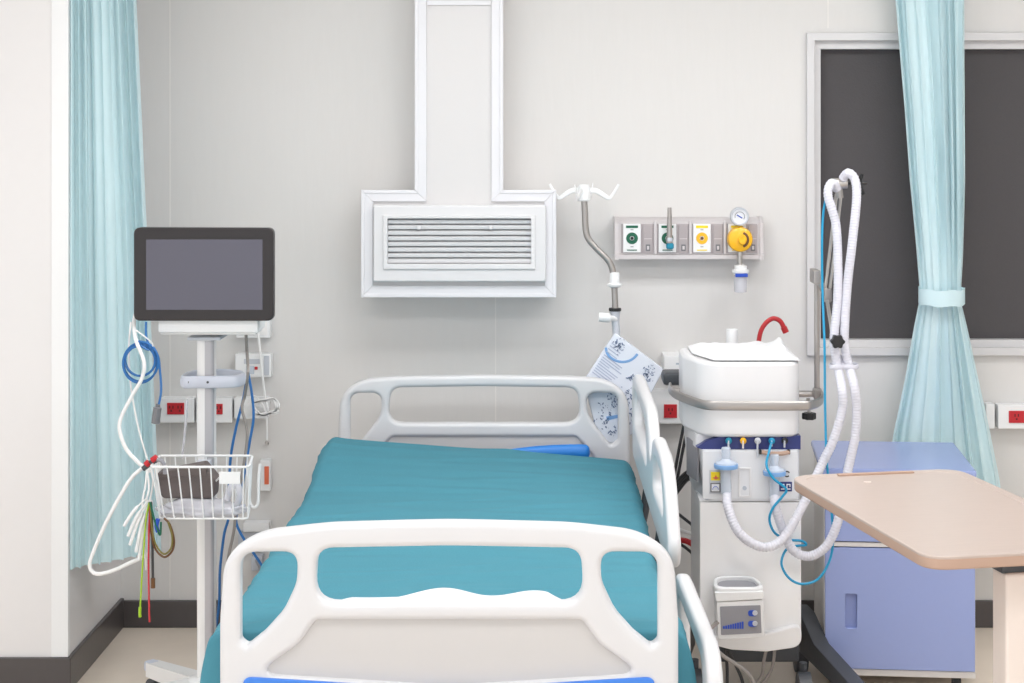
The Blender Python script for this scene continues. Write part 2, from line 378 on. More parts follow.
b = MB(); b.box(-.64, -.59, 3.72, 5.77, .38, .44, .006); b.box(.19, .24, 3.72, 5.77, .38, .44, .006); b.box(-.6, .2, 3.9, 3.95, .385, .435); b.box(-.6, .2, 5.5, 5.55, .385, .435)
b.build('deck_frame', 'lgrey', bed)
b = MB(); b.box(-.58, -.52, 3.85, 5.6, .15, .21, .006); b.box(.12, .18, 3.85, 5.6, .15, .21, .006); b.box(-.53, .13, 3.86, 3.92, .155, .205); b.box(-.53, .13, 5.53, 5.59, .155, .205)
b.build('base_frame', 'lgrey', bed)
for y in (4.2, 5.2):
    b = MB()
    for x in (-.55, .15): b.tube([(x, y, .18), (x, y + .14, .4)], .022, 10, smooth=False)
    b.tube([(-.55, y + .07, .29), (.15, y + .07, .29)], .016, 8, smooth=False)
    b.build('lift_arm', 'lgrey', bed)
for x in (-.55, .15):
    for y in (3.9, 5.55):
        k = MB().tube([(x, y, .16), (x, y + .01, .12), (x, y + .03, .06)], .02, 8).build('castor', 'lgrey', bed)
        MB().cyl((x - .016, y + .03, .062), (x + .016, y + .03, .062), .062).build('castor_wheel', 'rubber', k)

# mattress, sheet, towel
mt = thing('mattress', (-.2, 4.7, .49), 'blue vinyl mattress under the teal sheet, its edge showing at the headboard', 'mattress')
MB().box(-.67, .25, 3.77, 5.69, .492, .625, .03, 3).build('mattress_core', 'blue', mt)
MB().tube([at(505, 458, 5.70), at(540, 454, 5.70), at(575, 452.5, 5.70), at(590, 453, 5.70)], lambda t: .022 * math.sqrt(max(.02, 1 - max(0, (t - .8) / .2) ** 2)), 12, flat=(1.2, .8)).build('mattress_edge', 'blue', mt)
def sheet_pt(u, v):
    y = 3.742 + v * 1.923
    fo = max(0, 1 - (y - 3.742) / .5); hd = max(0, min(1, (y - 5.05) / .55)); hd = hd * hd * (3 - 2 * hd)
    xl, xr = -.697 - .014 * fo, .277 + .026 * fo
    zl, zr = .645 + .07 * hd, .645 - .004 * hd
    drop = .20; W = xr - xl; r = .035; tot = drop + W + drop; d = u * tot
    # wrinkles
    X = d
    n1 = noise.noise(Vector((X * 1.7 + y * .5, y * 11, 3.1))) ; n2 = noise.noise(Vector((X * 4 - y * 1.5, y * 26, 8.7)))
    rid = 1 - abs(noise.noise(Vector((X * 1.3 + y * 1.2, y * 6.0 - X * 1.1, 1.7)))) * 2.2
    wr = .0045 * n1 + .0024 * n2 + .011 * max(0, rid - .55) + .004 * noise.noise(Vector((X * 2.5, y * 3.5, 6.2)))
    wr += .010 * fo * noise.noise(Vector((X * 6, y * 14, 5)))
    if d < drop - r:                                   # left side
        k = (drop - r - d); z = zl - r - k; x = xl - .006 * math.sin(y * 9 + 1) - (.12 * k) * fo
        return Vector((x - wr * 1.5, y, z))
    if d < drop + r:
        a = (d - (drop - r)) / (2 * r) * PI / 2
        return Vector((xl + r - r * math.cos(a) - wr * math.cos(a), y, zl - r + r * math.sin(a) + wr * math.sin(a)))
    if d < drop + W - r:
        t = (d - drop - r) / (W - 2 * r)
        z = zl + (zr - zl) * (t ** .8)
        z += .006 * math.sin(PI * t)
        return Vector((xl + r + t * (W - 2 * r), y, z + wr))
    if d < drop + W + r:
        a = (d - (drop + W - r)) / (2 * r) * PI / 2
        return Vector((xr - r + r * math.sin(a) + wr * math.sin(a), y, zr - r + r * math.cos(a) + wr * math.cos(a)))
    k = d - (drop + W + r)
    return Vector((xr + wr * 1.5 + .16 * k * fo, y, zr - r - k * (1 if y > 4.4 else 1)))
def sheet_full(u, v):
    # v in 0..0.06 : foot hang
    if v < .05:
        p = sheet_pt(u, 0); k = (1 - v / .05)
        return Vector((p.x, p.y - .012 * math.sin(k * PI / 2), min(p.z, .645) - .0 - (p.z - .46) * k * (1 if p.z > .46 else 0) * .9))
    return sheet_pt(u, (v - .05) / .95)
sh = MB().grid(sheet_full, 150, 230).build('bed_sheet', 'sheet', angle=180, recalc=False)
tag(sh, 'teal cotton sheet spread over the hospital bed mattress', 'sheet')
def towel_pt(u, v, top=True):
    x = -.46 + u * .50; y = 3.765 + v * .19
    e = min(u, 1 - u) * 14; e = min(1, e); e2 = min(1, min(v, 1 - v) * 7 + .05)
    bumps = .012 * noise.noise(Vector((x * 7, y * 9, 2))) + .020 * math.exp(-((x + .21) / .08) ** 2) + .018 * math.exp(-((x + .02) / .07) ** 2) + .005 * math.exp(-((x + .38) / .06) ** 2)
    h = .015 + max(0, bumps)
    return Vector((x, y + .006 * math.sin(x * 20), .652 + (h * math.sqrt(e) * math.sqrt(e2))))
tw = MB().grid(lambda u, v: towel_pt(u, v), 60, 20)
tag(tw.build('folded_towel', 'towel', angle=180), 'crumpled white cloth lying on the teal sheet behind the footboard', 'cloth')

# ================================================================== IV POLE + BAG
YI = 5.87
iv = thing('iv_pole', at(616, 480, YI), 'bent steel drip pole with white four-hook hanger behind the headboard', 'drip pole')
c0 = at(584, 192, YI)
h = MB().lathe([(.018, -.03), (.022, -.026), (.022, .012), (.016, .024), (.006, .026)], c0).build('hanger_hub', 'white', iv)
for dx, dy, e in ((-1, .12, 1), (1, -.12, 1), (-.35, -.95, .8), (.35, .95, .8)):
    p = lambda r, z: c0 + Vector((dx * r * e, dy * r * e, z))
    MB().tube([p(.012, .004), p(.04, .004), p(.07, -.014), p(.082, -.02), p(.094, -.008), p(.114, .026)], lambda t: .0085 - .0052 * t, 8, flat=(1.2, .5)).build('hook', 'white', iv)
MB().tube(path([(584, 198), (585, 212), (585.5, 226), (588, 238), (596, 248), (607, 259), (612, 268), (614, 282), (615, 300), (615.5, 312)], YI), .0105, 12).build('bent_pole', 'steelm', iv)
MB().lathe([(.013, -.035), (.024, -.03), (.026, -.024), (.017, -.02), (.016, .012), (.013, .016)], at(614.5, 277, YI)).build('collar', 'white', iv)
MB().lathe([(.02, -.005), (.021, 0), (.02, .005)], at(615, 309.5, YI)).build('seal_ring', 'black', iv)
MB().tube(path([(615, 311), (615.5, 322), (616.5, 340), (617, 420), (617, 480)], YI), lambda t: .019 - .006 * min(1, t * 4), 12).build('lower_pole', 'lgrey', iv)
MB().tube([at(616, 319, YI - .005), at(611, 318, YI - .02), at(606, 317.5, YI - .025), at(599, 317, YI - .025)], lambda t: .009 if t < .45 else .0155, 12, n=5).build('clamp_knob', 'white', iv)
MB().tube([at(617, 420, YI), at(617, 480, YI)], .019, 12, smooth=False).build('pole_socket', 'lgrey', iv)
YB = 5.832
bag = thing('printed_bag', at(614, 446, YB), 'blue and white printed plastic bag hanging from the drip pole behind the headboard', 'bag')
BP = rpoly([(615, 332, 3), (664, 369, 4), (643, 408, 12), (635, 432, 10), (612, 447, 14), (596, 430, 12), (583, 381, 5)], 4)
def bagw(u, v): return .006 * noise.noise(Vector((u * 22, v * 22, 1)))
def bagfn(d):
    def f(u, v, w): return (u, YB + w + bagw(u, v) + d, v)
    return f
def lay(poly, y0, y1, m, name, par):
    MB().prism(px_poly(poly, YB), y0, y1, XZ(YB)).build(name, m, par)
body = MB(); body.prism(px_poly(BP, YB), -.010, .012, XZ(YB), .006, 2); body.build('bag_body', 'paper', bag)
# printing: diagonal frame of the leaflet (u along lower right, v along lower left)
e1 = Vector((49, 37)).normalized(); e2 = Vector((-32, 48)).normalized(); o0 = Vector((615, 332))
def pr(a, bb): p = o0 + e1 * a + e2 * bb; return (p.x, p.y)
yf0, yf1 = -.0116, -.009
txt = MB()
for i in range(9):
    q = 24 + i * 2.6; ln = 20 + 8 * random.random()
    if i in (3,): ln = 12
    txt.prism(px_poly([pr(3, q), pr(3 + ln, q), pr(3 + ln, q + .9), pr(3, q + .9)], YB), yf0, yf1, XZ(YB))
for i in range(4):
    q = 10 + i * 3.2; txt.prism(px_poly([pr(3, q), pr(16, q), pr(16, q + .9), pr(3, q + .9)], YB), yf0, yf1, XZ(YB))
txt.build('printed_lines', 'pgrey', bag)['label'] = 'grey printed text lines'
arc = MB()
pts = [pr(6 + 26 * math.sin(t), 6 + 19 * (1 - math.cos(t)) * .0 + 13 * math.sin(t * 2) + 6) for t in [0.1 + i * .12 for i in range(13)]]
pts = [pr(a, bq) for a, bq in ((1, 18), (5, 21.5), (10, 23), (16, 22.5), (22, 20), (27, 15.5), (30, 10), (31, 4))]
arc.tube([at(p[0], p[1], YB - .0105) for p in pts], .0042, 6, flat=(1, .2)).build('printed_arc', 'pblue', bag)['label'] = 'blue printed curve'
def blot(cx, cy, r, n, sq=1):
    pic = MB()
    for _ in range(n):
        x = cx + random.gauss(0, r); y = cy + random.gauss(0, r * sq); a = random.random() * 3; l = .35 + 1.0 * random.random()
        d = Vector((math.cos(a), math.sin(a))) * l; q = Vector((-d.y, d.x)) * .45; p = Vector((x, y))
        pic.prism(px_poly([p - d - q, p + d - q, p + d + q, p - d + q], YB), yf0, yf1, XZ(YB))
    pic.build('printed_picture', 'pdark', bag)['label'] = 'dark printed picture of equipment'
blot(619, 345, 2.6, 34, 1.3); blot(648, 374, 3.6, 46); blot(631, 377, 1.8, 24); blot(611, 405, 5, 40, 1.2); blot(604, 418, 4, 26); blot(628, 398, 4, 34, 1.6); blot(612, 430, 3, 18); blot(633, 416, 2, 20, 2.5)
lay([(606, 416), (619, 414), (619, 417), (607, 420)], yf0, yf1, 'pblue', 'printed_band', bag)

# ================================================================== GAS RAIL
YG = 5.97
gp = thing('gas_outlet_rail', at(689, 260, YG), 'aluminium medical gas rail with four outlets on the back wall', 'gas outlet')
prof = [(YG + .08, at(0, 218, YG).z), (YG + .03, at(0, 218, YG).z), (YG + .004, at(0, 223, YG).z), (YG + .004, at(0, 254, YG).z), (YG - .004, at(0, 255, YG).z), (YG - .004, at(0, 259, YG).z), (YG + .08, at(0, 259, YG).z)]
x0, x1 = at(618, 0, YG).x, at(760, 0, YG).x
MB().prism(prof, x0, x1, lambda u, v, w: (w, u, v), .0015).build('rail_body', 'gas', gp)
for a, bq in ((614.5, 619), (759.5, 763.5)):
    xa, xb = at(a, 0, YG).x, at(bq, 0, YG).x
    MB().prism([(p[0] - .005 if i > 0 and i < 6 else p[0], p[1] + (.003 if i < 2 else (-.003 if i > 4 else 0))) for i, p in enumerate(prof)], xa, xb, lambda u, v, w: (w, u, v), .002).build('end_cap', 'gas', gp)
MB().pbox(621, 224, 757, 253, YG + .001, YG + .01).build('rail_insert', 'gasd', gp)
for px in (655.5, 690.5, 725):
    MB().pbox(px - 1.4, 221, px + 1.4, 254.5, YG - .006, YG + .02, .002).build('divider', 'gas', gp)
for px, col, lc in ((632, 'green', 'green'), (667.5, 'green', 'green'), (702, 'yellow', 'yel2'), (737, 'yellow', 'yel2')):
    o = MB().pbox(px - 8.8, 224, px + 8.8, 252.5, YG - .008, YG + .004, .002).build('outlet_plate', 'white', gp)
    c = at(px, 238.3, YG - .008)
    d = MB().lathe([(.020, -.002), (.0195, .002), (.008, .002), (.007, -.001)], c, 'Y').build('outlet_ring', col, o)
    MB().lathe([(.0055, 0), (.0055, .003)], c, 'Y', 16).build('outlet_socket', 'black' if col == 'green' else 'brown', o)
    MB().pbox(px - 6, 225.6, px + 6, 228, YG - .0095, YG - .006).build('label_bar', lc, o)
    MB().pbox(px - 5, 249.6, px + 5, 250.6, YG - .0095, YG - .006).build('label_bar', lc, o)
    MB().pbox(px - 1.5, 229.4, px + 1.5, 230.2, YG - .009, YG - .006).build('label_dash', 'grey', o)
    MB().pbox(px - 1.5, 246.4, px + 1.5, 247.2, YG - .009, YG - .006).build('label_dash', 'grey', o)
    q = MB().pbox(px + 11.2, 225, px + 20.5, 253, YG - .004, YG + .004, .0015).build('service_plate', 'gasd', gp)
    MB().pbox(px + 12.2, 238.5, px + 19.6, 239.1, YG - .005, YG, .0).build('plate_line', 'gas', q)
    MB().pbox(px + 13.8, 244.5, px + 18.2, 251, YG - .006, YG, .0005).build('socket_hole', 'rubber', q)
    MB().pbox(px + 15.0, 246, px + 17.2, 249.6, YG - .007, YG, .0005).build('socket_pin', 'gas', q)
# oxygen probe
ox = thing('gas_probe', at(669.5, 248, YG - .03), 'clear upright gas probe plugged into the second outlet of the gas rail', 'gas probe')
yo = YG - .03
MB().tube([at(669.5, 243, yo), at(669.5, 226, yo), at(669.5, 207.5, yo)], lambda t: .0105 - .004 * t, 14).build('probe_tube', 'steelm', ox)
MB().tube([at(668.5, 240, YG - .006), at(669, 240.5, yo - .004)], .010, 12, smooth=False).build('probe_plug', 'grey', ox)
MB().lathe([(.010, -.010), (.013, -.006), (.013, .006), (.009, .010)], at(670, 246, yo)).build('probe_nut', 'teal', ox)
MB().box(*[v for v in (at(667, 0, yo).x, at(672.5, 0, yo).x)], yo - .012, yo + .002, at(0, 241.5, yo).z, at(0, 237.5, yo).z, .003).build('probe_collar', 'lgrey', ox)
# vacuum regulator
yr = YG - .035
vr = thing('vacuum_regulator', at(740, 293, yr), 'yellow vacuum regulator with round gauge and suction trap plugged into the gas rail', 'regulator')
c = at(740, 239.3, yr)
MB().lathe([(.036, -.025), (.042, -.02), (.042, .008), (.039, .016), (.030, .021), (.012, .024)], c, 'Y', 36).build('dial_body', 'yellow', vr)
MB().lathe([(.014, .02), (.013, .034), (.009, .038)], c + Vector((.004, 0, -.004)), 'Y', 20).build('dial_knob', 'yellow', vr)
MB().tube([c + Vector(((.024 * math.cos(a)), -.0225, .024 * math.sin(a))) for a in [-1.2 + i * .24 for i in range(11)]], .0042, 6, flat=(1, .4)).build('dial_scale', 'brown', vr)
MB().lathe([(.014, -.03), (.014, 0)], c, 'Y').build('wall_plug', 'grey', vr)
g = at(739.5, 216.5, yr)
MB().lathe([(.028, -.02), (.031, -.016), (.031, .008), (.029, .012), (.025, .012), (.025, .006)], g, 'Y', 32).build('gauge_case', 'lgrey', vr)
MB().lathe([(.025, 0), (.025, .007)], g, 'Y', 32).build('gauge_face', 'gauge', vr)
MB().tube([g + Vector((-.010, -.009, .006)), g + Vector((.008, -.009, -.005))], .0018, 6, smooth=False).build('gauge_needle', 'bluel', vr)
MB().tube([g + Vector((.016 * math.cos(a), -.0085, .016 * math.sin(a))) for a in [-.6 + i * .4 for i in range(11)]], .0009, 5).build('gauge_scale', 'rubber', vr)
MB().tube([at(740, 250, yr), at(740, 257, yr), at(740, 266, yr)], .0085, 12).build('hose_barb', 'steel', vr)
tr = MB().lathe([(.010, .0), (.021, -.004), (.021, -.016), (.029, -.018), (.029, -.026), (.024, -.03), (.022, -.034)], at(740.5, 264.5, yr), 'Z').build('trap_cap', 'white', vr)
MB().lathe([(.021, -.03), (.023, -.04), (.021, -.085), (.020, -.092), (.010, -.094)], at(740.5, 264.5, yr), 'Z').build('trap_jar', 'clear', vr)
MB().lathe([(.013, -.035), (.015, -.05), (.016, -.085), (.014, -.09)], at(740.5, 264.5, yr), 'Z').build('trap_float', 'white', vr)
MB().box(at(734.5, 0, yr).x, at(747, 0, yr).x, yr - .028, yr - .020, at(0, 276.5, yr).z, at(0, 273, yr).z, .002).build('trap_band', 'bluel', vr)

# ================================================================== WALL SOCKETS AND SMALL WALL THINGS
YO = 6.0
def socket_box(x0, y0, x1, y1, red, label, group=None, slots=2):
    t = thing('socket_box', at((x0 + x1) / 2, y1, YO), label, 'socket', group)
    MB().pbox(x0, y0, x1, y1, YO, YW - .001, .004).build('box_body', 'white', t)
    if red:
        p = MB().pbox(red[0], red[1], red[2], red[3], YO - .004, YO + .002, .001).build('red_socket', 'red', t)
        n = slots
        for i in range(n):
            cx = red[0] + (red[2] - red[0]) * (i + .5) / n; cy = (red[1] + red[3]) / 2
            m = MB()
            m.pbox(cx - 2.3, cy - 3, cx - 1.1, cy - .2, YO - .005, YO); m.pbox(cx + 1.1, cy - 3, cx + 2.3, cy - .2, YO - .005, YO); m.pbox(cx - .8, cy + 1.2, cx + .8, cy + 3, YO - .005, YO)
            m.build('socket_slots', 'redd', p)
    return t
socket_box(160, 398, 194, 423, (167, 403, 184, 414.5), 'white wall socket box with a red double outlet beside the blue curtain')
socket_box(196, 398, 232, 423, (207.5, 404, 222.5, 414.5), 'white wall socket box with a red outlet right behind the stand pole')
socket_box(234, 398, 268, 419, None, 'plain white wall box under a looped white cable, no red outlet')
socket_box(640, 390, 690, 424, (664, 404.5, 677, 418), 'white wall box with a red outlet between bed rail and ventilator', slots=1)
socket_box(986, 404, 995, 429, None, 'narrow white wall box at the end of the curtain')
socket_box(998, 405, 1058, 429, (1009, 411, 1040, 423), 'white wall socket box with a red outlet behind the overbed table')
cbx = thing('control_box', at(253, 378, YO), 'small white control box with a tiny red light on the wall behind the stand', 'control box')
MB().pbox(235, 354, 271, 377.5, YO, YW - .001, .004).build('box_body', 'white', cbx)
MB().pbox(246, 366, 254, 374, YO - .003, YO + .002, .001).build('button_panel', 'lblue', cbx)
MB().pbox(254.5, 366.8, 257.5, 369.8, YO - .004, YO + .002, .001).build('indicator_light', 'red', cbx)
MB().pbox(244, 359, 262, 364, YO - .002, YO + .002, .001).build('label_strip', 'lgrey', cbx)
MB().pbox(264, 356, 269, 375, YO - .003, YO + .002, .001).build('switch_row', 'lgrey', cbx)
ub = thing('junction_box', at(254, 339, YO), 'white junction box on the wall partly behind the monitor', 'junction box')
MB().pbox(236, 318, 270, 338, YO, YW - .001, .004).build('box_body', 'white', ub)
MB().pbox(239, 321, 267, 335, YO - .003, YO + .002, .001).build('box_cover', 'whitem', ub)
cb = thing('call_button', at(265, 494, YO + .02), 'slim white call unit with an orange rectangle on the wall by the basket', 'call button')
MB().pbox(260, 460, 270.5, 491, YO + .02, YW - .001, .003).build('unit_body', 'white', cb)
MB().pbox(264.3, 466.5, 268.8, 484.5, YO + .016, YO + .03, .0015).build('orange_key', 'orange', cb)
lb = thing('low_wall_box', at(256, 533, YO), 'small white box low on the wall just above the footboard corner', 'box')
MB().pbox(243, 523, 269, 532, YO, YW - .001, .003).build('box_body', 'white', lb)
MB().pbox(238, 532, 262, 546, YO + .02, YW - .001, .002).build('box_back', 'lgrey', lb)
hk = thing('wall_bracket', at(258, 580, YO), 'small grey metal bracket on the wall low behind the bed', 'bracket')
MB().pbox(251, 556, 262, 571, YO, YW - .001, .003).build('bracket_plate', 'lgrey', hk)
MB().tube([at(257, 560, YO - .002), at(260, 566, YO - .02), at(263, 577, YO - .02)], .008, 8).build('bracket_lever', 'grey', hk)
sc = at(267, 443, YO + .04)
hx = MB().lathe([(.006, -.002), (.0075, .002), (.005, .008)], sc, 'Y', 12).build('wall_screw', 'steelm'); tag(hx, 'tiny metal hook screw in the wall above the orange call unit', 'screw')
pbx = thing('glove_box', at(675, 373, 5.93), 'white box with a blue mark on the wall behind the ventilator', 'box')
MB().pbox(664, 356, 688, 373, 5.93, YW - .001, .004).build('box_body', 'white', pbx)
MB().pbox(676, 363, 686, 364.6, 5.928, 5.935).build('box_stripe', 'lblue', pbx)
MB().prism(px_poly([(680, 368), (686, 368), (686, 373), (683.5, 373)], 5.93), -.002, .004, XZ(5.93)).build('blue_mark', 'pblue', pbx)

# ================================================================== CURTAINS
def cl_pt(u, v):
    z = .362 + (HCEIL - .06 - .362) * v
    k = 1 - v                                     # 1 at hem
    ax, ay = XL + .004, 5.386; bx, by = -1.282 + .083 * (1 - min(1, max(0, (z - .3) / 1.85))), 5.56
    t = u
    x = ax + (bx - ax) * t; y = ay + (by - ay) * t
    ph = 2 * PI * (9.0 * t + .35 * math.sin(5 * t) ) + .35 * math.sin(z * 2.1 + 4 * t)
    amp = .021 * (0.75 + .35 * math.sin(7 * t + 1.3)) * min(1, .35 + t * 4)
    nx, ny = .6, -.8
    f = math.sin(ph) + .28 * math.sin(2 * ph + 1) - .7 * max(0, math.sin(1.37 * ph + 2)) ** 8
    y += ny * amp * f * .9 + .004 * noise.noise(Vector((t * 20, z * 1.2, 4)))
    x += nx * amp * f * .25 + .010 * math.cos(ph) * min(1, t * 5) * min(1, (1 - t) * 8)
    return Vector((max(x, XL + .003), y, z + .012 * t * (v < .02)))
o = MB().grid(cl_pt, 320, 60).build('curtain', 'curtain', angle=180, recalc=False)
tag(o, 'pale aqua curtain hanging loose in the corner behind the monitor stand', 'curtain')
cr = thing('curtain', (1.36, 5.93, .33), 'pale aqua curtain tied back in front of the dark window', 'curtain')
YC = 5.93
EDGE = [(-150, 884, 972), (0, 894.5, 964.5), (100, 903, 965), (180, 909, 965.5), (250, 916, 963.5), (285, 919, 961.5), (303, 918.5, 961.5), (330, 913, 968), (380, 904, 979), (430, 893, 990), (480, 885, 1000), (540, 878, 1008)]
def ed(y):
    for (a, b_, c_), (d, e, f) in zip(EDGE, EDGE[1:]):
        if y <= d:
            t = (y - a) / (d - a); return b_ + (e - b_) * t, c_ + (f - c_) * t
    return EDGE[-1][1:]
def cr_pt(u, v):
    y = 540 - v * (540 - (-145))
    l, r = ed(y); wd_ = r - l
    tie = math.exp(-((y - 294) / 60) ** 2)
    ph = 2 * PI * (7.5 * u + .22 * math.sin(6 * u + 1)) + .25 * math.sin(y / 60 + u * 5)
    f = math.sin(ph) + .3 * math.sin(2.3 * ph + 2) - .7 * max(0, math.sin(1.41 * ph + 1)) ** 8
    amp = .024 * (1 - .62 * tie) * (.7 + .4 * math.sin(9 * u + 2))
    px = l + wd_ * u + 2.6 * math.cos(ph) * (1 - .5 * tie) * min(1, 8 * u) * min(1, 8 * (1 - u))
    p = at(px, y, YC)
    belly = .03 * math.sin(PI * u) * (1 + .4 * tie)
    return Vector((p.x, YC - belly - amp * f * .8 + .004 * noise.noise(Vector((u * 14, y / 50, 2))), p.z))
MB().grid(cr_pt, 300, 110).build('curtain_cloth', 'curtain', cr, angle=180, recalc=False)
def tie_pt(u, v):
    a = u * 2 * PI; y = 287 + v * 16
    p = at(940.2 + 23 * math.cos(a), y + 1.5 * math.sin(a), YC)
    return Vector((p.x, YC - .022 - .058 * math.sin(a), p.z + .002 * math.sin(6 * a)))
tb = MB().grid(tie_pt, 48, 4)
tb.build('tieback', 'curtain', cr, angle=180, recalc=False)
def track(a, bq, label):
    t = MB().tube([a, bq], .014, 4, smooth=False); tag(t.build('curtain_track', 'alu'), label, 'curtain track', 'curtain tracks')
track(Vector((-1.43, 5.38, HCEIL - .02)), Vector((-1.1, 5.62, HCEIL - .02)), 'short ceiling track holding the loose aqua curtain in the corner')
track(Vector((1.0, 5.9, HCEIL - .02)), Vector((2.0, 5.9, HCEIL - .02)), 'ceiling track holding the tied aqua curtain by the window')

# ================================================================== MONITOR ON ITS STAND
YM = 5.02; YS = 5.12
pm = thing('patient_monitor', at(204, 333, YM + .05), 'black framed patient monitor, screen off, on the white wheeled stand', 'monitor')
MB().prism(px_poly(rpoly([(133.5, 227.5, 7), (273.5, 228, 7), (273.5, 321, 7), (133.5, 321, 7)]), YM), 0, .035, XZ(YM), .005, 3).build('bezel', 'bezel', pm)
MB().pbox(146, 239.5, 262.5, 310, YM - .0012, YM + .004, .001).build('screen', 'screen', pm)
MB().pbox(142, 236, 265, 322, YM + .032, YM + .085, .02, 3).build('rear_housing', 'white', pm)
MB().pbox(158, 318, 258, 333, YM + .02, YM + .15, .006).build('monitor_base', 'white', pm)
MB().pbox(160, 330.5, 256, 335, YM + .035, YM + .14, .004).build('base_foot', 'whitem', pm)
st = thing('monitor_stand', (at(206, 0, YS).x, YS, 0), 'white wheeled monitor stand with wire basket and curved handle', 'stand')
sx = at(206.5, 0, YS).x
MB().box(sx - .048, sx + .048, YS - .04, YS + .08, at(0, 339, YS).z, at(0, 335.5, YS).z, .004).build('mount_plate', 'lgrey', st)
MB().prism(rpoly([(sx - .026, YS - .024, .02), (sx + .026, YS - .024, .02), (sx + .026, YS + .03, .02), (sx - .026, YS + .03, .02)], 5), .09, at(0, 338, YS).z, XY).build('column', 'whitem', st)
MB().prism(rpoly([(sx - .001, YS - .0245, .002), (sx + .024, YS - .0235, .012), (sx + .0265, YS + .02, .01), (sx - .004, YS + .02, .002)], 4), .1, at(0, 340, YS).z, XY).build('column_shade', 'colg', st)  # right half of the column in grey, its shade put into the colour
hz = at(0, 380, YS).z
hpts = [(sx - .02, YS - .034), (sx - .055, YS - .038), (sx - .066, YS - .01), (sx - .06, YS + .045), (sx - .03, YS + .075), (sx + .03, YS + .085), (sx + .085, YS + .06), (sx + .103, YS + .02), (sx + .09, YS - .018), (sx + .05, YS - .032), (sx + .01, YS - .036)]
MB().tube([(a, bq, hz + .0 + .035 * (bq - YS)) for a, bq in hpts], .017, 10, closed=True, flat=(1.05, .45)).build('push_handle', 'handle', st)
for dx in (-.045, .012):
    MB().lathe([(.0035, 0), (.0035, .002)], (sx + dx + .0, YS - .044, hz), 'Y', 12).build('handle_screw', 'dark', st)
# basket
yb0, yb1 = 4.88, 5.045
A = at(150.5, 467, yb0); Bq = at(249, 467, yb0); zt = A.z; zb = at(0, 518, yb0 + .02).z
XBL, XBR = at(159.5, 0, yb1).x, at(252.5, 0, yb1).x
tl = [Vector((A.x, yb0, zt)), Vector((Bq.x, yb0, zt)), Vector((XBR, yb1, zt)), Vector((XBL, yb1, zt))]
bi = .02
bl = [Vector((A.x + .022, yb0 + .012, zb)), Vector((Bq.x - .006, yb0 + .012, zb)), Vector((XBR - .006, yb1 - .01, zb)), Vector((XBL + .014, yb1 - .01, zb))]
k = MB()
def loop(pts, r): 
    pts2 = []
    for i, p in enumerate(pts):
        a = (pts[i - 1] - p).normalized() * .012; c_ = (pts[(i + 1) % 4] - p).normalized() * .012
        pts2 += [p + a, p + (a + c_) * .3, p + c_]
    k.tube(pts2, r, 6, closed=True, smooth=False)
loop(tl, .0034); loop(bl, .0026)
for (a, bq, c_, d, n) in ((0, 1, 0, 1, 9), (3, 2, 3, 2, 9), (0, 3, 0, 3, 5), (1, 2, 1, 2, 5)):
    for i in range(n):
        t = (i + .5) / n
        k.tube([tl[a].lerp(tl[bq], t), bl[c_].lerp(bl[d], t)], .0020, 6, smooth=False)
for i in range(9): t = (i + .5) / 9; k.tube([bl[0].lerp(bl[1], t), bl[3].lerp(bl[2], t)], .0020, 6, smooth=False)
k.build('wire_basket', 'white', st)
MB().box(sx - .02, sx + .02, yb1 - .005, YS - .02, zt - .05, zt - .02, .003).build('basket_clamp', 'lgrey', st)
MB().tube([at(247, 466, 5.0), at(249, 490, 5.0), at(250, 503, 4.99), at(254, 507.5, 4.98), at(258, 502, 4.98), at(258.5, 480, 4.98), at(260, 464, 4.98)], .0042, 8).build('side_hook', 'white', st)
for i in range(5):
    a = math.radians(135 + 72 * i); d = Vector((math.cos(a), math.sin(a), 0)); n_ = Vector((-d.y, d.x, 0)); o_ = Vector((sx, YS, 0))
    lg = MB().prism(rpoly([(.0, -.030, .004), (.29, -.022, .008), (.29, .022, .008), (.0, .030, .004)]), 0, 1, lambda u, v, w: o_ + d * u + n_ * v + Vector((0, 0, (.062 if w < .5 else .118) - (.016 * u / .3 if w > .5 else 0))), 0).build('leg', 'whitem', st)
    e = o_ + d * .285
    MB().box(e.x - .02, e.x + .02, e.y - .02, e.y + .02, .072, .106, .01, rot=Matrix.Rotation(a, 4, 'Z')).build('leg_cap', 'handle', lg)
    w_ = o_ + d * .262
    MB().cyl(w_ + n_ * -.02 + Vector((0, 0, .03)), w_ + n_ * .02 + Vector((0, 0, .03)), .03).build('castor', 'dark', lg)
MB().lathe([(.07, .062), (.07, .10), (.05, .118), (.03, .125)], (sx, YS, 0), 'Z').build('base_hub', 'whitem', st)

# contents of the basket
pc = thing('cuff_pouch', (at(187, 500, 4.95).x, 4.95, zb + .03), 'dark taupe folded pressure cuff lying in the wire basket', 'pressure cuff')
yq = 4.94
MB().prism(px_poly(rpoly([(156.5, 473, 3), (203, 464.5, 4), (216, 480, 3), (214, 499, 5), (161, 499, 6)]), yq), 0, .07, XZ(yq), .008, 2).build('cuff_body', 'pouch', pc)
MB().prism(px_poly(rpoly([(158, 473, 2), (203, 464, 3), (208, 469, 2), (205, 476, 3), (161, 478, 3)]), yq - .003), 0, .05, XZ(yq - .003), .004, 2).build('cuff_flap', 'pouch', pc)
MB().pbox(219, 472, 240, 484, yb0 - .012, yb0 - .008, .001).build('cuff_tag', 'white', pc)['label'] = 'white paper tag'
MB().tube([at(213, 484, yq + .02), at(217, 480, yq), at(220, 477, yb0 - .01)], .003, 6).build('tag_string', 'white', pc)
cg = thing('cord_bag', (at(200, 512, 4.95).x, 4.95, zb + .004), 'clear plastic bag of grey cords at the bottom of the wire basket', 'bag')
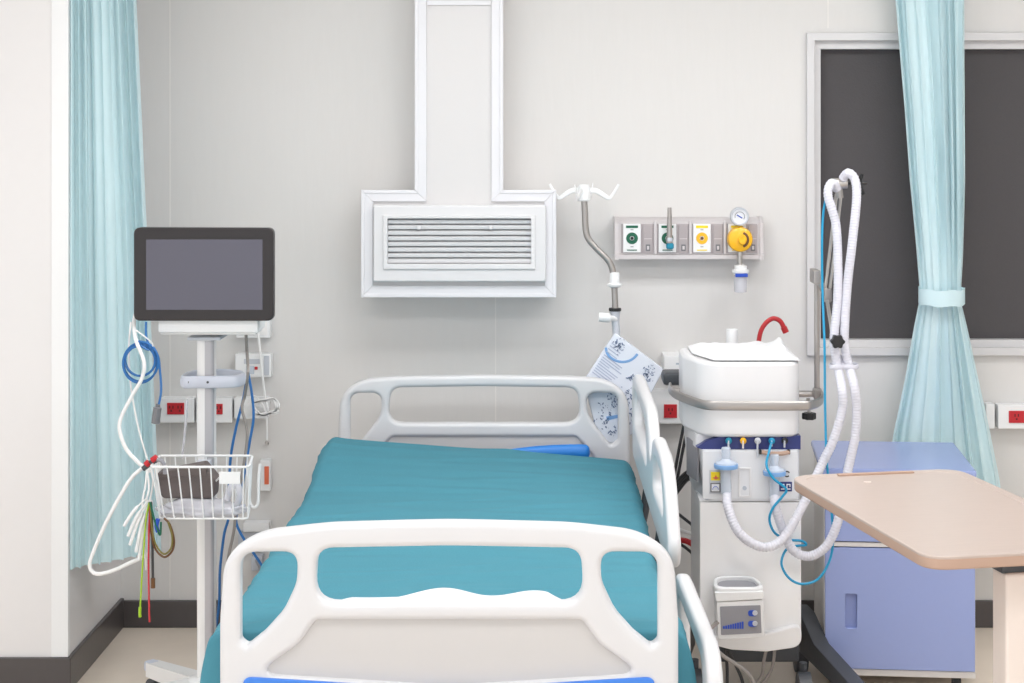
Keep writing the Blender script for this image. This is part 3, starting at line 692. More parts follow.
def lump(u, v):
    a = u * 2 * PI; b_ = v * PI; cc = at(202, 509, 4.955)
    d = Vector((math.cos(a) * math.sin(b_), math.sin(a) * math.sin(b_), math.cos(b_)))
    q = 1 + .25 * noise.noise(d * 3 + Vector((3, 1, 0)))
    return cc + Vector((d.x * .118 * q, d.y * .058 * q, max(-.018, d.z * .03 * q) ))
MB().grid(lump, 40, 20).build('bag_film', 'clear', cg, angle=180)
for i in range(5):
    pts = []
    for j in range(9):
        a = j * .9 + i * 2; cc = at(200 + (i - 2) * 8, 508.5 - (i % 2) * 2, 4.95)
        pts.append(cc + Vector((.05 * math.cos(a) + .01 * i * math.sin(a * 2), .035 * math.sin(a), .006 * math.sin(3 * a))))
    MB().tube(pts, .0035, 6, n=6).build('cord', 'cableg' if i % 2 else 'handle', cg)
cg2 = MB().tube([at(226, 500, 4.93), at(231, 488, 4.93), at(236, 482, 4.94), at(240, 495, 4.93), at(234, 508, 4.93), at(224, 510, 4.93)], .010, 8, flat=(1, .4)).build('film_scrap', 'clear'); tag(cg2, 'crumpled clear wrapper under the white tag in the basket', 'wrapper')

# cables around the stand
def cable(name, pts, r, m, label, cat='cable', group=None, Y=5.0, n=8, seg=8):
    return tag(MB().tube(path(pts, Y), r, seg, n).build(name, m), label, cat, group)
bc = thing('coiled_cable', at(150, 440, 5.0), 'coiled blue cable with a beige plug hanging under the monitor', 'cable')
pts = [at(146, 322, 5.02), at(146, 335, 5.01)]
for i in range(46):
    a = -.9 - i * .58; lp = a / (2 * PI); rr = 16.4 + 2.2 * math.sin(lp * 2.6)
    pts.append(at(140.3 + 1.2 * math.sin(lp * 4) + rr * math.cos(a) * .98, 361.5 + 1.5 * math.cos(lp * 3.3) + rr * 1.08 * math.sin(a), 4.995 + .012 * math.sin(lp * 5)))
pts += [at(156, 352, 5.0), at(160, 372, 5.0), at(161, 392, 5.0), at(158, 408, 5.0)]
MB().tube(pts, .0032, 6, 5).build('blue_cord', 'cableb', bc)
MB().tube([at(158, 404, 5.0), at(157, 411, 5.0), at(155.5, 423, 5.0)], lambda t: .008 if t < .3 else .017, 10, flat=(.7, 1)).build('plug', 'rubber', bc)['label'] = 'beige grey plug'
MB().tube([at(136, 330, 5.0), at(150, 341, 5.0), at(153, 346, 4.98)], .0022, 6).build('coil_tie', 'cablew', bc)
cable('monitor_hose', [(136, 312, 5.065), (134, 323, 5.05), (136, 340, 4.99), (144, 362), (142, 378), (132, 396), (121, 418), (120, 432), (127, 450), (140, 464), (150, 472)], .0055, 'cablew', 'thick white hose curving down from the monitor edge to the basket', 'hose', Y=4.97)
cable('sensor_cable', [(131, 322), (129, 345), (129.5, 372), (133, 400), (139, 430), (148, 462), (153, 480), (150, 500)], .0028, 'cablew', 'thin white cable hanging straight behind the white monitor hose', 'cable', Y=5.03)
nb = thing('looped_hose', at(120, 572, 4.93), 'long white hose looping out low from the basket with red connector', 'hose')
MB().tube(path([(150, 465), (140, 470), (130, 480), (118, 500), (105, 525), (95, 548), (90, 562), (91, 570), (98, 574), (112, 571), (130, 563), (145, 556), (158, 546)], 4.93), .0055, 8, 10).build('hose_tube', 'cablew', nb)
MB().tube(path([(143, 469), (150, 463.5), (157, 459.5)], 4.925), .0075, 10).build('hose_sleeve', 'dark', nb)
MB().tube(path([(146, 465), (149, 462)], 4.922), .009, 10, smooth=False).build('red_collar', 'red', nb)
MB().tube(path([(152, 460.5), (157, 457)], 4.922), .0085, 10, smooth=False).build('red_collar', 'red', nb)
MB().tube(path([(157, 459.5), (162, 461), (165, 468), (165, 474)], 4.92), .006, 8).build('grey_lead', 'grey', nb)
# ECG leads
LG = 'coloured monitor lead wires'
cable('lead_wire', [(149, 503), (146, 520), (144, 545), (142, 575), (140, 612)], .0024, 'lime', 'lime green lead wire, one of the two hanging lowest under the basket', 'wire', LG, Y=4.87)
tag(MB().tube(path([(140, 607), (139.8, 613), (140, 617)], 4.87), .0042, 8).build('lead_clip', 'lime'), 'lime lead clip at the tip of the lime green wire', 'clip', 'lead wire clips')
cable('lead_wire', [(150, 503), (149, 530), (148.5, 560), (149, 600), (149.5, 622)], .0026, 'wirer', 'red lead wire hanging lowest under the basket', 'wire', LG, Y=4.872)
cable('lead_wire', [(149, 502), (151, 530), (155, 548), (164, 557), (172, 551), (174, 540), (170, 525), (164, 518)], .0030, 'brown', 'brown lead wire in a wide loop under the basket', 'wire', LG, Y=4.875)
cable('lead_wire', [(150, 502), (152, 528), (156, 545), (164, 554), (171, 548), (172, 536), (168, 522)], .0026, 'olive', 'olive lead wire looping just inside the brown loop', 'wire', LG, Y=4.868)
cable('lead_wire', [(151, 502), (152, 525), (152.5, 555), (153, 584)], .0036, 'cabled', 'dark lead wire hanging straight, ending in a dark clip', 'wire', LG, Y=4.877)
cable('lead_wire', [(150, 502), (155, 522), (160, 535), (161, 522)], .0028, 'green', 'short green lead wire curling under the basket', 'wire', LG, Y=4.866)
tag(MB().tube(path([(158, 519), (156.5, 526), (158, 532)], 4.87), .006, 8).build('lead_clip', 'bluel'), 'blue lead clip under the basket corner', 'clip', 'lead wire clips')
tag(MB().tube(path([(153, 578), (153, 588)], 4.877), .006, 8, smooth=False).build('lead_clip', 'brown'), 'dark clip at the end of the dark lead wire', 'clip', 'lead wire clips')
WG = 'white lead plugs bunched at the basket corner'
for i, (x0, y0, x1, y1) in enumerate(((147, 498, 124, 526), (148, 500, 128, 536), (149, 500, 130, 545), (150, 500, 136, 552), (150, 502, 139, 560), (152, 500, 154, 552), (151, 500, 149, 566))):
    t = tag(MB().tube(path([(x0, y0), ((x0 + x1) / 2 - 1, (y0 + y1) / 2 - 2), (x1, y1)], 4.86 + .005 * i), lambda t: .0022 if t < .35 else .0048, 8, 6).build('lead_plug', 'white'), 'white lead plug in the bunch hanging at the left basket corner', 'plug', WG)
for x, dy in ((142.5, 0), (146, 3)):
    cable('lead_cable', [(147, 470), (x + 3, 485 + dy), (x, 505), (x + 2, 540), (x + 4, 570)], .003, 'cablew', ('white lead cable dropping from the basket corner, outer one' if dy == 0 else 'white lead cable dropping from the basket corner, inner one'), 'cable', 'white lead cables', Y=4.885)
# right side cables
cable('power_cable', [(246, 334, 5.1), (247, 352), (248, 372, 5.06), (245, 395), (242, 408), (246, 425), (247, 440), (243, 470), (237, 500), (234, 530), (228, 560), (224, 600), (222, 640)], .0045, 'cableg', 'grey power cable hanging from the monitor beside the stand pole', 'cable', Y=5.17)
cable('network_cable', [(248, 372), (243, 400), (236, 428), (231, 455), (229, 485), (229, 515), (224, 535), (220, 570), (219, 605), (214, 640)], .004, 'cableb', 'blue cable falling past the basket to the floor, nearer the pole', 'cable', 'blue cables', Y=5.2)
cable('network_cable', [(248, 372), (252, 395), (253.5, 418), (250, 440), (245, 470), (240, 500), (236, 520), (241, 534), (250, 548), (262, 566), (268, 580)], .004, 'cableb', 'blue cable bowing away from the pole towards the bed', 'cable', 'blue cables', Y=5.3)
wc = thing('looped_wall_cable', at(262, 420, 5.98), 'thin white cable looped over the plain wall box', 'cable')
pts = [(257, 322), (260, 350), (262, 372), (265, 395), (268, 410)]
MB().tube(path(pts, 5.975), .004, 8).build('cable_run', 'cablew', wc)
pts = []
for i in range(40):
    a = i * .55; pts.append((266 + 12 * math.cos(a) + 2 * math.sin(i), 407 + 8 * math.sin(a) + 1.5 * math.sin(i * 1.7)))
MB().tube(path(pts, 5.97), .0036, 6, 5).build('cable_coil', 'cablew', wc)
MB().tube(path([(248, 404), (254, 396), (262, 404), (266, 414), (267, 430), (267, 440)], 5.972), .0032, 6).build('cable_tail', 'cablew', wc)
ps = tag(MB().tube(path([(187, 400), (186, 420), (184, 440), (182, 458)], 5.06), .016, 6, flat=(.12, 1)).build('plastic_strip', 'clear'), 'clear plastic strip hanging beside the stand pole above the basket', 'strip')

# ================================================================== VENTILATOR
YA = 5.2
vx = lambda px: at(px, 0, YA).x
vz = lambda py: at(0, py, YA).z
vt = thing('ventilator', (.6, 5.4, 0), 'white ventilator on a dark wheeled base with steel grab rail', 'ventilator')
H1 = rpoly([(.462, YA - .012, .09), (.748, YA - .01, .06), (.765, 5.56, .06), (.415, 5.56, .06), (.415, 5.36, .07)], 8)
zc = at(0, 362, YA).z
hs = MB().prism(H1, vz(437), zc, XY, .012, 3); hs.build('upper_housing', 'ventw', vt)
H2 = rpoly([(vx(702), YA - .006, .02), (vx(799.5), YA - .006, .02), (.762, 5.55, .05), (.43, 5.55, .05), (.432, 5.36, .06)], 6)
def taper(u, v, w):
    # body narrows slightly towards the seam on the left side
    k = (vz(437) - w) / (vz(437) - vz(501)); return (u + (.018 * max(0, k - .5) * 2 if u < .5 else 0), v, w)
mid = MB().prism(H2, vz(501), vz(449.5), taper, .003, 2).build('front_housing', 'ventp', vt)
H2b = rpoly([(vx(697), YA + .03, .02), (vx(799), YA + .035, .02), (.762, 5.55, .05), (.43, 5.55, .05), (.432, 5.36, .06)], 6)
MB().prism(H2b, vz(450), vz(436), XY).build('bay_wall', 'ventw', vt)
MB().prism([(.4305, 5.35), (.4535, 5.235), (.4495, 5.234), (.4265, 5.35)], vz(484), vz(446), XY).build('side_vent', 'grey', vt)
nv = MB().prism(px_poly([(696.5, 447.5), (706, 441), (721, 436), (800.8, 436), (800.8, 449.6), (702.5, 449.6)], YA + .004), 0, .05, XZ(YA + .004), .0015).build('connector_bay', 'navy', vt)
for px, m, ln in ((728.5, 'teal', 8), (743, 'yellow', 8), (757.5, 'lgrey', 17), (771.5, 'tubeb', 6), (784.5, 'black', 7)):
    q = MB().lathe([(.0075, 0), (.0095, .003), (.0095, .008), (.006, .012), (.0045, .016)], at(px, 440.5, YA - .002), 'Y', 16).build('connector', m, nv)
    MB().tube([at(px, 440.5, YA - .016), at(px, 440.5 + ln, YA - .018)], .0028, 8, smooth=False).build('nozzle', 'lgrey' if m != 'yellow' else 'cream', q)
yp = YA - .006
fp = MB().prism(px_poly(rpoly([(702.5, 451, 2), (798, 451, 2), (798, 499, 2), (702.5, 499, 2)]), yp), -.004, .002, XZ(yp), .0015).build('front_panel', 'ventp', vt)
def filt(px, py, par, s=1):
    f = MB().lathe([(.012 * s, .060), (.014 * s, .056), (.012 * s, .028), (.016 * s, .022), (.031 * s, .016), (.033 * s, .008), (.031 * s, .0), (.016 * s, -.004), (.014 * s, -.03), (.016 * s, -.06), (.013 * s, -.075)], at(px, py, yp - .03), 'Z', 24).build('filter', 'lblue', par)
    MB().tube([at(px, py - 2, yp - .03), at(px, py - 2, yp)], .012, 12, smooth=False).build('filter_port', 'lgrey', f)
    MB().lathe([(.0345 * s, .0), (.0355 * s, .006), (.0345 * s, .012)], at(px, py, yp - .03), 'Z', 24).build('filter_ring', 'pblue', f)
filt(726, 468, vt); filt(774.5, 475, vt, .95)
q = MB().pbox(709.5, 470, 721, 494, yp - .007, yp - .003, .001).build('sticker', 'lgrey', vt)
MB().pbox(711, 472, 720, 480.5, yp - .009, yp - .006, .0005).build('sticker_top', 'yel2', q)['label'] = 'yellow sticker square'
MB().prism(px_poly([(715.5, 474), (716.7, 476.6), (719, 477), (715.5, 479), (712, 477), (714.3, 476.6)], yp), -.010, -.008, XZ(yp)).build('sticker_mark', 'orange', q)
MB().pbox(710.4, 483, 720.6, 492.5, yp - .009, yp - .006, .0005).build('sticker_low', 'rubber', q)
MB().pbox(711.6, 484.2, 719.4, 491.4, yp - .010, yp - .006, .0005).build('sticker_field', 'gauge', q)
MB().tube([at(715.5 + 2.8 * math.cos(a), 489.6 - 3.2 * math.sin(a), yp - .0105) for a in [i * PI / 8 for i in range(9)]], .003, 6, flat=(.25, 1)).build('sticker_arc', 'bluel', q)
MB().plate(px_poly(rpoly([(738, 467, 2), (751, 467, 2), (751, 497, 2), (738, 497, 2)]), yp), [px_poly(rpoly([(740, 469, 1), (749, 469, 1), (749, 495, 1), (740, 495, 1)]), yp)], .006, .001, XZ(yp - .004)).build('drain_slot', 'ventw', vt)
MB().lathe([(.006, 0), (.006, .004)], at(744.5, 488, yp - .004), 'Y', 14).build('drain_cap', 'lblue', vt)
MB().tube([at(762, 452, yp - .01), at(770, 453.5, yp - .014), at(782, 453.5, yp - .014), at(789, 452, yp - .01)], .0065, 8).build('sensor_clip', 'tedge', vt)
for px in (760.5, 789):
    MB().pbox(px - 1.2, 450, px + 1.2, 454.5, yp - .014, yp, .001).build('sensor_latch', 'black', vt)
c = at(787, 474, yp - .005)
MB().tube([c + Vector((.0075 * math.cos(a), 0, .0075 * math.sin(a))) for a in [.5 + i * .42 for i in range(13)]], .0018, 6).build('arrow_ring', 'black', vt)
q = MB().pbox(779, 482, 792, 491.5, yp - .008, yp - .003, .0005).build('port_label', 'navy', vt)
m = MB()
for (a, bq, d, e) in ((781, 484, 784.5, 485), (781, 488.6, 784.5, 489.6), (783.6, 485, 784.5, 488), (786.5, 484, 790.5, 485), (786.5, 488.6, 790.5, 489.6), (786.5, 485, 787.5, 488.6), (789.6, 485, 790.5, 487)): m.pbox(a, bq, d, e, yp - .0095, yp - .007)
m.build('label_mark', 'gauge', q)
# lower column
H3 = rpoly([(vx(699.5), YA, .012), (vx(801), YA, .03), (vx(801), 5.52, .04), (vx(699.5), 5.52, .04)], 6)
MB().prism(rpoly([(vx(699.5), vz(500.4), .002), (vx(801), vz(500.4), .002), (vx(801), vz(646), .055), (vx(765), vz(650), .06), (vx(730), vz(648), .06), (vx(699.5), vz(640), .03)]), 0, .31, XZ(YA - .005), .004, 3).build('lower_column', 'lower', vt)
MB().prism(rpoly([(vx(700), vz(633), .01), (vx(760), vz(632), .03), (vx(800), vz(622), .02), (vx(800.5), vz(644), .05), (vx(765), vz(649), .06), (vx(730), vz(647), .06), (vx(700), vz(639), .02)]), 0, .06, XZ(YA - .03), .005, 3).build('bottom_lip', 'lower', vt)
# grab rail
zr = .897
rp = [(.39, 5.53), (.385, 5.44), (.40, 5.34), (.445, 5.20), (.475, 5.155), (.52, 5.145), (.62, 5.142), (.74, 5.145), (.775, 5.16), (.815, 5.24), (.835, 5.36), (.83, 5.44)]
gr_ = MB().tube([(a, bq, zr) for a, bq in rp], .012, 8, 6, flat=(1.15, .5)).build('grab_rail', 'steelm', vt)
for (a, bq, c_, d) in ((.42, 5.46, .388, 5.46), (.425, 5.33, .41, 5.31), (.76, 5.40, .832, 5.40)):
    MB().tube([(a, bq, zr - .004), (c_, d, zr - .004)], .010, 8, smooth=False).build('rail_post', 'steelm', gr_)
MB().pbox(663, 373, 690, 386, 5.62, 5.72, .012).build('rear_bracket', 'dark', vt)
# base
bs = MB(); bs.box(vx(710), vx(802), YA + .05, YA + .24, .12, .19, .01); bs.build('base_beam', 'dark', vt)
def leg(xa, ya, xb, yb):
    d = Vector((xb - xa, yb - ya, 0)); L_ = d.length; d.normalize(); n_ = Vector((-d.y, d.x, 0)); o_ = Vector((xa, ya, 0))
    lg = MB().prism([(0, .225), (.06, .215), (.16, .15), (L_, .105), (L_ + .01, .06), (L_ - .06, .06), (.14, .085), (.0, .10)], -.026, .026, lambda u, v, w: o_ + d * u + n_ * w + Vector((0, 0, v)), .006).build('leg', 'dark', vt)
    return lg
l1 = leg(.79, 5.50, .90, 5.10); l2 = leg(.44, 5.50, .36, 5.14)
for lg, x, y in ((l1, .755, 5.17), (l2, .44, 5.2), (l1, .80, 5.56), (l2, .42, 5.56)):
    MB().cyl((x - .018, y, .058), (x + .018, y, .058), .058, seg=24).build('castor', 'dark', lg)
    MB().tube([(x, y, .06), (x, y + .02, .10), (x, y + .02, .14)], .012, 8).build('castor_fork', 'dark', lg)
# cover on top
def cov(u, v):
    x = .445 + .305 * u; y = 5.205 + .345 * v
    if u < .2 and v < .45: x += .05 * (1 - u / .2) * (1 - v / .45)
    e = min(1, min(min(u, 1 - u) * 9, min(v, 1 - v) * 9))
    z = zc + .004 + e * (.012 + .014 * abs(noise.noise(Vector((x * 16, y * 14, 5)))) + .006 * noise.noise(Vector((x * 40, y * 36, 1))))
    if u > .78: z += .030 * max(0, 1 - abs(u - .88) / .12) * max(0, 1 - abs(v - .55) / .4) 
    return Vector((x, y, z))
tag(MB().grid(cov, 70, 60).build('plastic_cover', 'towel', angle=60), 'crumpled white plastic cover lying on top of the ventilator', 'cover')
pt = tag(MB().lathe([(.017, 0), (.018, .006), (.018, .075), (.0155, .076), (.0155, .07)], at(732, 353, 5.62), 'Z').build('white_pipe', 'white'), 'short white pipe standing up behind the ventilator cover', 'pipe')
rh = thing('red_hose', at(758, 352, 5.62), 'dark red curved hose rising behind the ventilator', 'hose')
MB().tube(path([(757.5, 356), (758.5, 343), (761, 331), (766, 323), (773, 318.5), (780, 321), (784, 328), (785, 331)], 5.62), .0075, 10).build('hose_tube', 'redh', rh)
MB().tube(path([(783.5, 327), (786, 332.5)], 5.62), .010, 10, smooth=False).build('hose_tip', 'redh', rh)
# humidifier
yh = 5.085
hu = thing('humidifier', at(740, 638, yh), 'small white humidifier with grey and blue keypad on the ventilator front', 'humidifier')
MB().prism(px_poly(rpoly([(716.5, 602, 2), (763, 600, 2), (765, 637, 3), (718, 640, 3)]), yh), 0, .075, XZ(yh), .003, 2).build('unit_body', 'white', hu)
MB().prism(px_poly(rpoly([(714.5, 592.5, 2), (764, 591.5, 2), (763.5, 599.5, 2), (716, 602, 2)]), yh - .002), 0, .078, XZ(yh - .002), .003, 2).build('unit_top', 'white', hu)
zt_ = at(0, 594, yh).z
ringp = rpoly([(at(713, 0, yh).x, yh + .002, .03), (at(766, 0, yh).x, yh + .002, .03), (at(759, 0, yh).x, yh + .10, .05), (at(717, 0, yh).x, yh + .10, .05)], 8)
MB().plate(ringp, [[((p[0] - .5606) * .84 + .5606, (p[1] - yh - .052) * .80 + yh + .055) for p in ringp]], .016, .004, lambda u, v, w: (u, v, zt_ + .008 + w + (v - yh) * .12)).build('heater_rim', 'white', hu)
MB().prism([((p[0] - .5606) * .86 + .5606, (p[1] - yh - .052) * .84 + yh + .055) for p in ringp], zt_ - .002, zt_ + .004, lambda u, v, w: (u, v, w + (v - yh) * .12)).build('heater_plate', 'grey', hu)
kp = MB().prism(px_poly(rpoly([(720, 606.5, 1), (760.5, 605, 1), (761.5, 633, 1), (721, 635, 1)]), yh), -.002, .004, XZ(yh), .001).build('keypad', 'grey', hu)
for y in (613, 623.5):
    q = MB().prism(px_poly(rpoly([(748, y - 3, 3), (757, y - 3, 3), (757, y + 3, 3), (748, y + 3, 3)]), yh), -.004, .002, XZ(yh), .001).build('key', 'bluel', kp)
    MB().lathe([(.0075, 0), (.0065, .003)], at(755, y, yh - .004), 'Y', 16).build('key_cap', 'lgrey', q)
for i in range(9):
    x = 723 + i * 2.35; t = i / 8
    MB().pbox(x, 626.3 - 4.6 * t, x + 1.75, 628.8, yh - .0035, yh, .0).build('level_bar', 'bluel', kp)
# support arm
ya = 5.3
sa = thing('support_arm', at(817, 394, ya), 'jointed steel hose support arm with black knobs clamped to the ventilator rail', 'support arm')
MB().tube(path([(817, 400), (817, 330), (817, 272)], 5.36), .0085, 12).build('arm_post', 'steelm', sa)
MB().box(at(813, 0, 5.36).x, at(821, 0, 5.36).x, 5.335, 5.375, at(0, 398, 5.36).z, at(0, 388, 5.36).z, .004).build('clamp', 'steelm', sa)
MB().tube([at(808, 398, 5.3), at(808, 408, 5.3)], .006, 8, smooth=False).build('clamp_screw', 'steel', sa)
def knob(px, py, Y, r, nm='clamp_knob', axis='Z'):
    m = MB(); c = at(px, py, Y); N = 40
    pr_ = [(c.x + r * (1 + .12 * math.cos(6 * a)) * math.cos(a), c.y + r * (1 + .12 * math.cos(6 * a)) * math.sin(a)) for a in [2 * PI * i / N for i in range(N)]]
    if axis == 'Z': m.prism(pr_, c.z - .010, c.z + .010, XY, .003)
    else: m.prism([(p[0], c.z + p[1] - c.y) for p in pr_], -.012, .012, XZ(Y), .003)
    m.build(nm, 'black', sa)
knob(809, 416, 5.3, .019); MB().tube([at(809, 405, 5.3), at(809, 414, 5.3)], .005, 8, smooth=False).build('knob_stem', 'steel', sa)
MB().box(at(813, 0, ya).x, at(820, 0, ya).x, ya - .01, ya + .07, at(0, 284, ya).z, at(0, 270, ya).z, .004).build('lower_joint', 'steelm', sa)
MB().tube(path([(819, 280), (826, 296)], ya), .010, 10, smooth=False).build('joint_link', 'steelm', sa)
for dx in (-2, 2.6):
    MB().tube(path([(826 + dx, 297), (832 + dx, 250), (838.5 + dx, 194)], ya), .0052, 8).build('arm_rod', 'steel', sa)
MB().box(at(823.5, 0, ya).x, at(831, 0, ya).x, ya - .015, ya + .012, at(0, 302, ya).z, at(0, 288, ya).z, .004).build('middle_joint', 'steelm', sa)
MB().tube([at(831, 184, ya - .02), at(847, 183, ya - .02)], .0165, 16, smooth=False).build('upper_joint', 'steel', sa)
MB().tube([at(838, 184, ya), at(839.5, 198, ya)], .012, 10, smooth=False).build('joint_neck', 'steelm', sa)
MB().tube(path([(827, 300), (830.5, 322), (834.5, 352)], ya - .03), .0055, 8).build('lower_rod', 'steel', sa)
knob(837.5, 341.5, ya - .135, .019, axis='Y')
MB().tube([at(835, 341.5, ya - .03), at(837.5, 341.5, ya - .13)], .005, 8, smooth=False).build('knob_stem', 'black', sa)
MB().tube([at(847, 183, ya - .02), at(860, 184, ya - .0)], .005, 8, smooth=False).build('hook_stem', 'black', sa)
MB().tube(path([(862, 174), (860.5, 180), (861, 188), (864, 194)], ya), .006, 8).build('hose_hook', 'black', sa)
MB().tube(path([(861, 183), (867, 183)], ya), .005, 8, smooth=False).build('hook_tip', 'black', sa)
hc = MB(); 
for px in (837.5, 850): hc.tube([at(px + 8 * math.cos(a), 366 + 1.5 * math.sin(a), 5.19 - .02 * math.sin(a)) for a in [i * 2 * PI / 14 for i in range(14)]], .0045, 6, closed=True, n=3, flat=(1.6, .6))
hc.tube([at(840, 356, 5.22), at(843, 366, 5.19)], .006, 8, smooth=False)
hc.build('hose_clip', 'hose', sa)
# breathing hoses
def hose(pts, label):
    P = catmull(path(pts, 5.14), 30)
    # resample by length
    L_ = 0; S = [0]
    for a, bq in zip(P, P[1:]): L_ += (bq - a).length; S.append(L_)
    step = .0021; out_ = []; j = 0
    for i in range(int(L_ / step)):
        d = i * step
        while S[j + 1] < d: j += 1
        out_.append(P[j].lerp(P[j + 1], (d - S[j]) / max(S[j + 1] - S[j], 1e-9)))
    n = len(out_)
    o = MB().tube(out_, lambda t: .0132 + .0008 * math.cos(round(t * (n - 1)) * 2 * PI / 4), 14, smooth=False).build('breathing_hose', 'hose', angle=180)
    return tag(o, label, 'hose', 'corrugated breathing hoses')
hose([(727, 492, 5.17), (727.5, 505, 5.13), (736, 528, 5.10), (750, 542, 5.09), (768, 547, 5.09), (785, 536, 5.1), (806, 499, 5.12), (821, 466), (833, 441), (842, 410), (842, 390), (837.5, 366, 5.19), (834, 340, 5.2), (837.5, 300, 5.22), (838, 265, 5.23), (836, 225, 5.24), (828, 195, 5.24), (832, 183, 5.25), (838, 190, 5.27)], 'corrugated white breathing hose from the left ventilator port, inner hose up the arm')
hose([(775, 495, 5.17), (775.5, 507, 5.13), (782, 528, 5.14), (793, 550, 5.135), (810, 556, 5.13), (828, 544, 5.12), (840, 514, 5.12), (848, 470), (855, 437), (856.5, 408), (854, 385), (849, 366, 5.19), (844.5, 340, 5.2), (847, 290, 5.22), (852, 245, 5.22), (856.5, 200, 5.23), (855, 180, 5.24), (848, 173, 5.25), (842, 180, 5.27)], 'corrugated white breathing hose from the right ventilator port, outer hose up the arm')
cable('pressure_tube', [(771.5, 442, 5.17), (769, 452, 5.15), (766.5, 465, 5.13), (773, 478, 5.12), (786, 489, 5.115), (782, 497, 5.115), (773, 508, 5.115), (769.5, 520, 5.12), (775, 533, 5.13), (788, 539.5, 5.165), (802, 541, 5.17), (806, 545, 5.17), (796, 546, 5.17), (786, 550, 5.16), (781.5, 564, 5.13), (789, 578, 5.12), (802, 584, 5.12), (818, 579, 5.12), (829, 562, 5.12), (833, 540, 5.13), (831, 505, 5.14), (827, 465, 5.15), (826, 445), (825, 400, 5.18), (824.5, 345, 5.2), (822.5, 290, 5.25), (822, 240, 5.25), (824, 208, 5.26), (829, 190, 5.27)], .0037, 'tubeb', 'thin bright blue tube from the ventilator looping low then up the arm', 'tube', Y=5.15, n=8)
# cables beside and below the ventilator
for pts, l, m, r in (([(690, 400, 5.6), (684, 425), (677, 460), (671, 500), (668, 540)], 'dark cable dropping from the grab rail behind the bed rail, outer one', 'cabled', .005), ([(694, 400, 5.6), (688, 425), (681, 460), (674, 500), (671, 540)], 'dark cable dropping from the grab rail, inner one next to the ventilator', 'cabled', .005)):
    cable('power_cable', pts, r, m, l, 'cable', 'cords beside the ventilator', Y=5.62)
for i in range(4):
    cable('tucked_cord', [(700, 468 + i * 2.5, 5.56), (688, 471 + i * 3, 5.58), (678, 480 + i * 4, 5.58), (670, 492 + i * 4, 5.6)], .0042, 'cabled', 'dark cord bending out of the ventilator side, %s of four' % ('uppermost', 'second from top', 'third from top', 'lowest')[i], 'cable', 'cords bending out of the ventilator')
cable('tucked_cord', [(695, 527, 5.57), (686, 520, 5.58), (676, 512, 5.6)], .005, 'cabled', 'dark cord above the red cord low beside the ventilator', 'cable', 'low cords beside the ventilator')
cable('tucked_cord', [(695, 535, 5.57), (686, 532, 5.58), (674, 528, 5.6)], .006, 'cablew', 'white cord low beside the ventilator', 'cable', 'low cords beside the ventilator')
cable('tucked_cord', [(695, 546, 5.57), (686, 541, 5.58), (676, 540, 5.6)], .009, 'red', 'red cord low beside the ventilator', 'cable', 'low cords beside the ventilator')
cable('tucked_cord', [(695, 556, 5.57), (686, 548, 5.58), (674, 540, 5.6)], .005, 'cabled', 'dark cord under the red cord low beside the ventilator', 'cable', 'low cords beside the ventilator')
cable('floor_cable', [(718, 622, 5.08), (710, 630, 5.07), (711, 643), (722, 655), (740, 667), (750, 676), (756, 690), (762, 715)], .006, 'cableg', 'grey cable from the humidifier curving down to the floor', 'cable', 'cables under the ventilator', Y=5.06)
for pts, m, l in (([(768, 644), (764, 660), (762, 675), (752, 690), (744, 715)], 'cableg', 'grey cable hanging under the ventilator, nearer the bed'), ([(775, 646), (773, 664), (768, 676), (756, 692), (746, 716)], 'cableg', 'grey cable hanging under the ventilator, nearer the cabinet'), ([(724, 642), (727, 665), (727, 690), (727, 716)], 'cabled', 'dark cable hanging straight under the humidifier'), ([(728, 650), (737, 668), (743, 684), (748, 716)], 'cabled', 'dark cable slanting under the humidifier')):
    cable('floor_cable', pts, .0048, m, l, 'cable', 'cables under the ventilator', Y=5.2)

# ================================================================== BEDSIDE CABINET
cbn = thing('bedside_cabinet', (0, 0, 0), 'periwinkle blue bedside cabinet on castors beside the ventilator', 'cabinet')
L0 = Vector((.846, 5.385, 0)); ang = -math.radians(5.0); W_, D_ = .452, .46
cbn.location = L0; cbn.rotation_euler = (0, 0, ang)          # local: x right, y depth
ztop = .672
MB().box(-.010, W_ + .002, -.014, D_ + .01, ztop - .022, ztop, .006).build('top', 'cab', cbn)
for xx in (0, W_ - .018):
    MB().box(xx, xx + .018, .004, D_, .065, ztop - .022, .001).build('side_panel', 'cabw', cbn)
MB().box(.018, W_ - .018, D_ - .012, D_ - .002, .065, ztop - .022).build('back_panel', 'cabw', cbn)
MB().box(.0, W_, -.006, D_, .045, .065, .002).build('plinth', 'cabw', cbn)
MB().box(.002, W_ - .002, -.010, .012, .436, .449, .001).build('shelf_edge', 'cabw', cbn)
MB().box(.018, W_ - .018, .012, D_ - .012, .436, .449).build('inner_shelf', 'cabw', cbn)
MB().box(.003, W_ - .003, -.014, .004, .452, ztop - .025, .003).build('drawer_front', 'cab', cbn)
hxa, hxb, hza, hzb = .063, .098, .190, .294
dr = MB().plate(rpoly([(.003, .068, .002), (W_ - .003, .068, .002), (W_ - .003, .433, .002), (.003, .433, .002)]), [rpoly([(hxa, hza, .006), (hxb, hza, .006), (hxb, hzb, .006), (hxa, hzb, .006)])], .018, .0015, lambda u, v, w: (u, -.005 + w, v)).build('door', 'cab', cbn)
MB().box(hxa - .004, hxb + .004, -.002, .004, hza - .004, hzb + .004).build('handle_recess', 'cabd', dr)
for x in (.05, W_ - .05):
    for y in (.05, D_ - .05):
        k = MB().cyl((x - .012, y, .022), (x + .012, y, .022), .022).build('castor', 'black', cbn)
        MB().box(x - .012, x + .012, y - .01, y + .02, .03, .05, .003).build('castor_fork', 'dark', k)

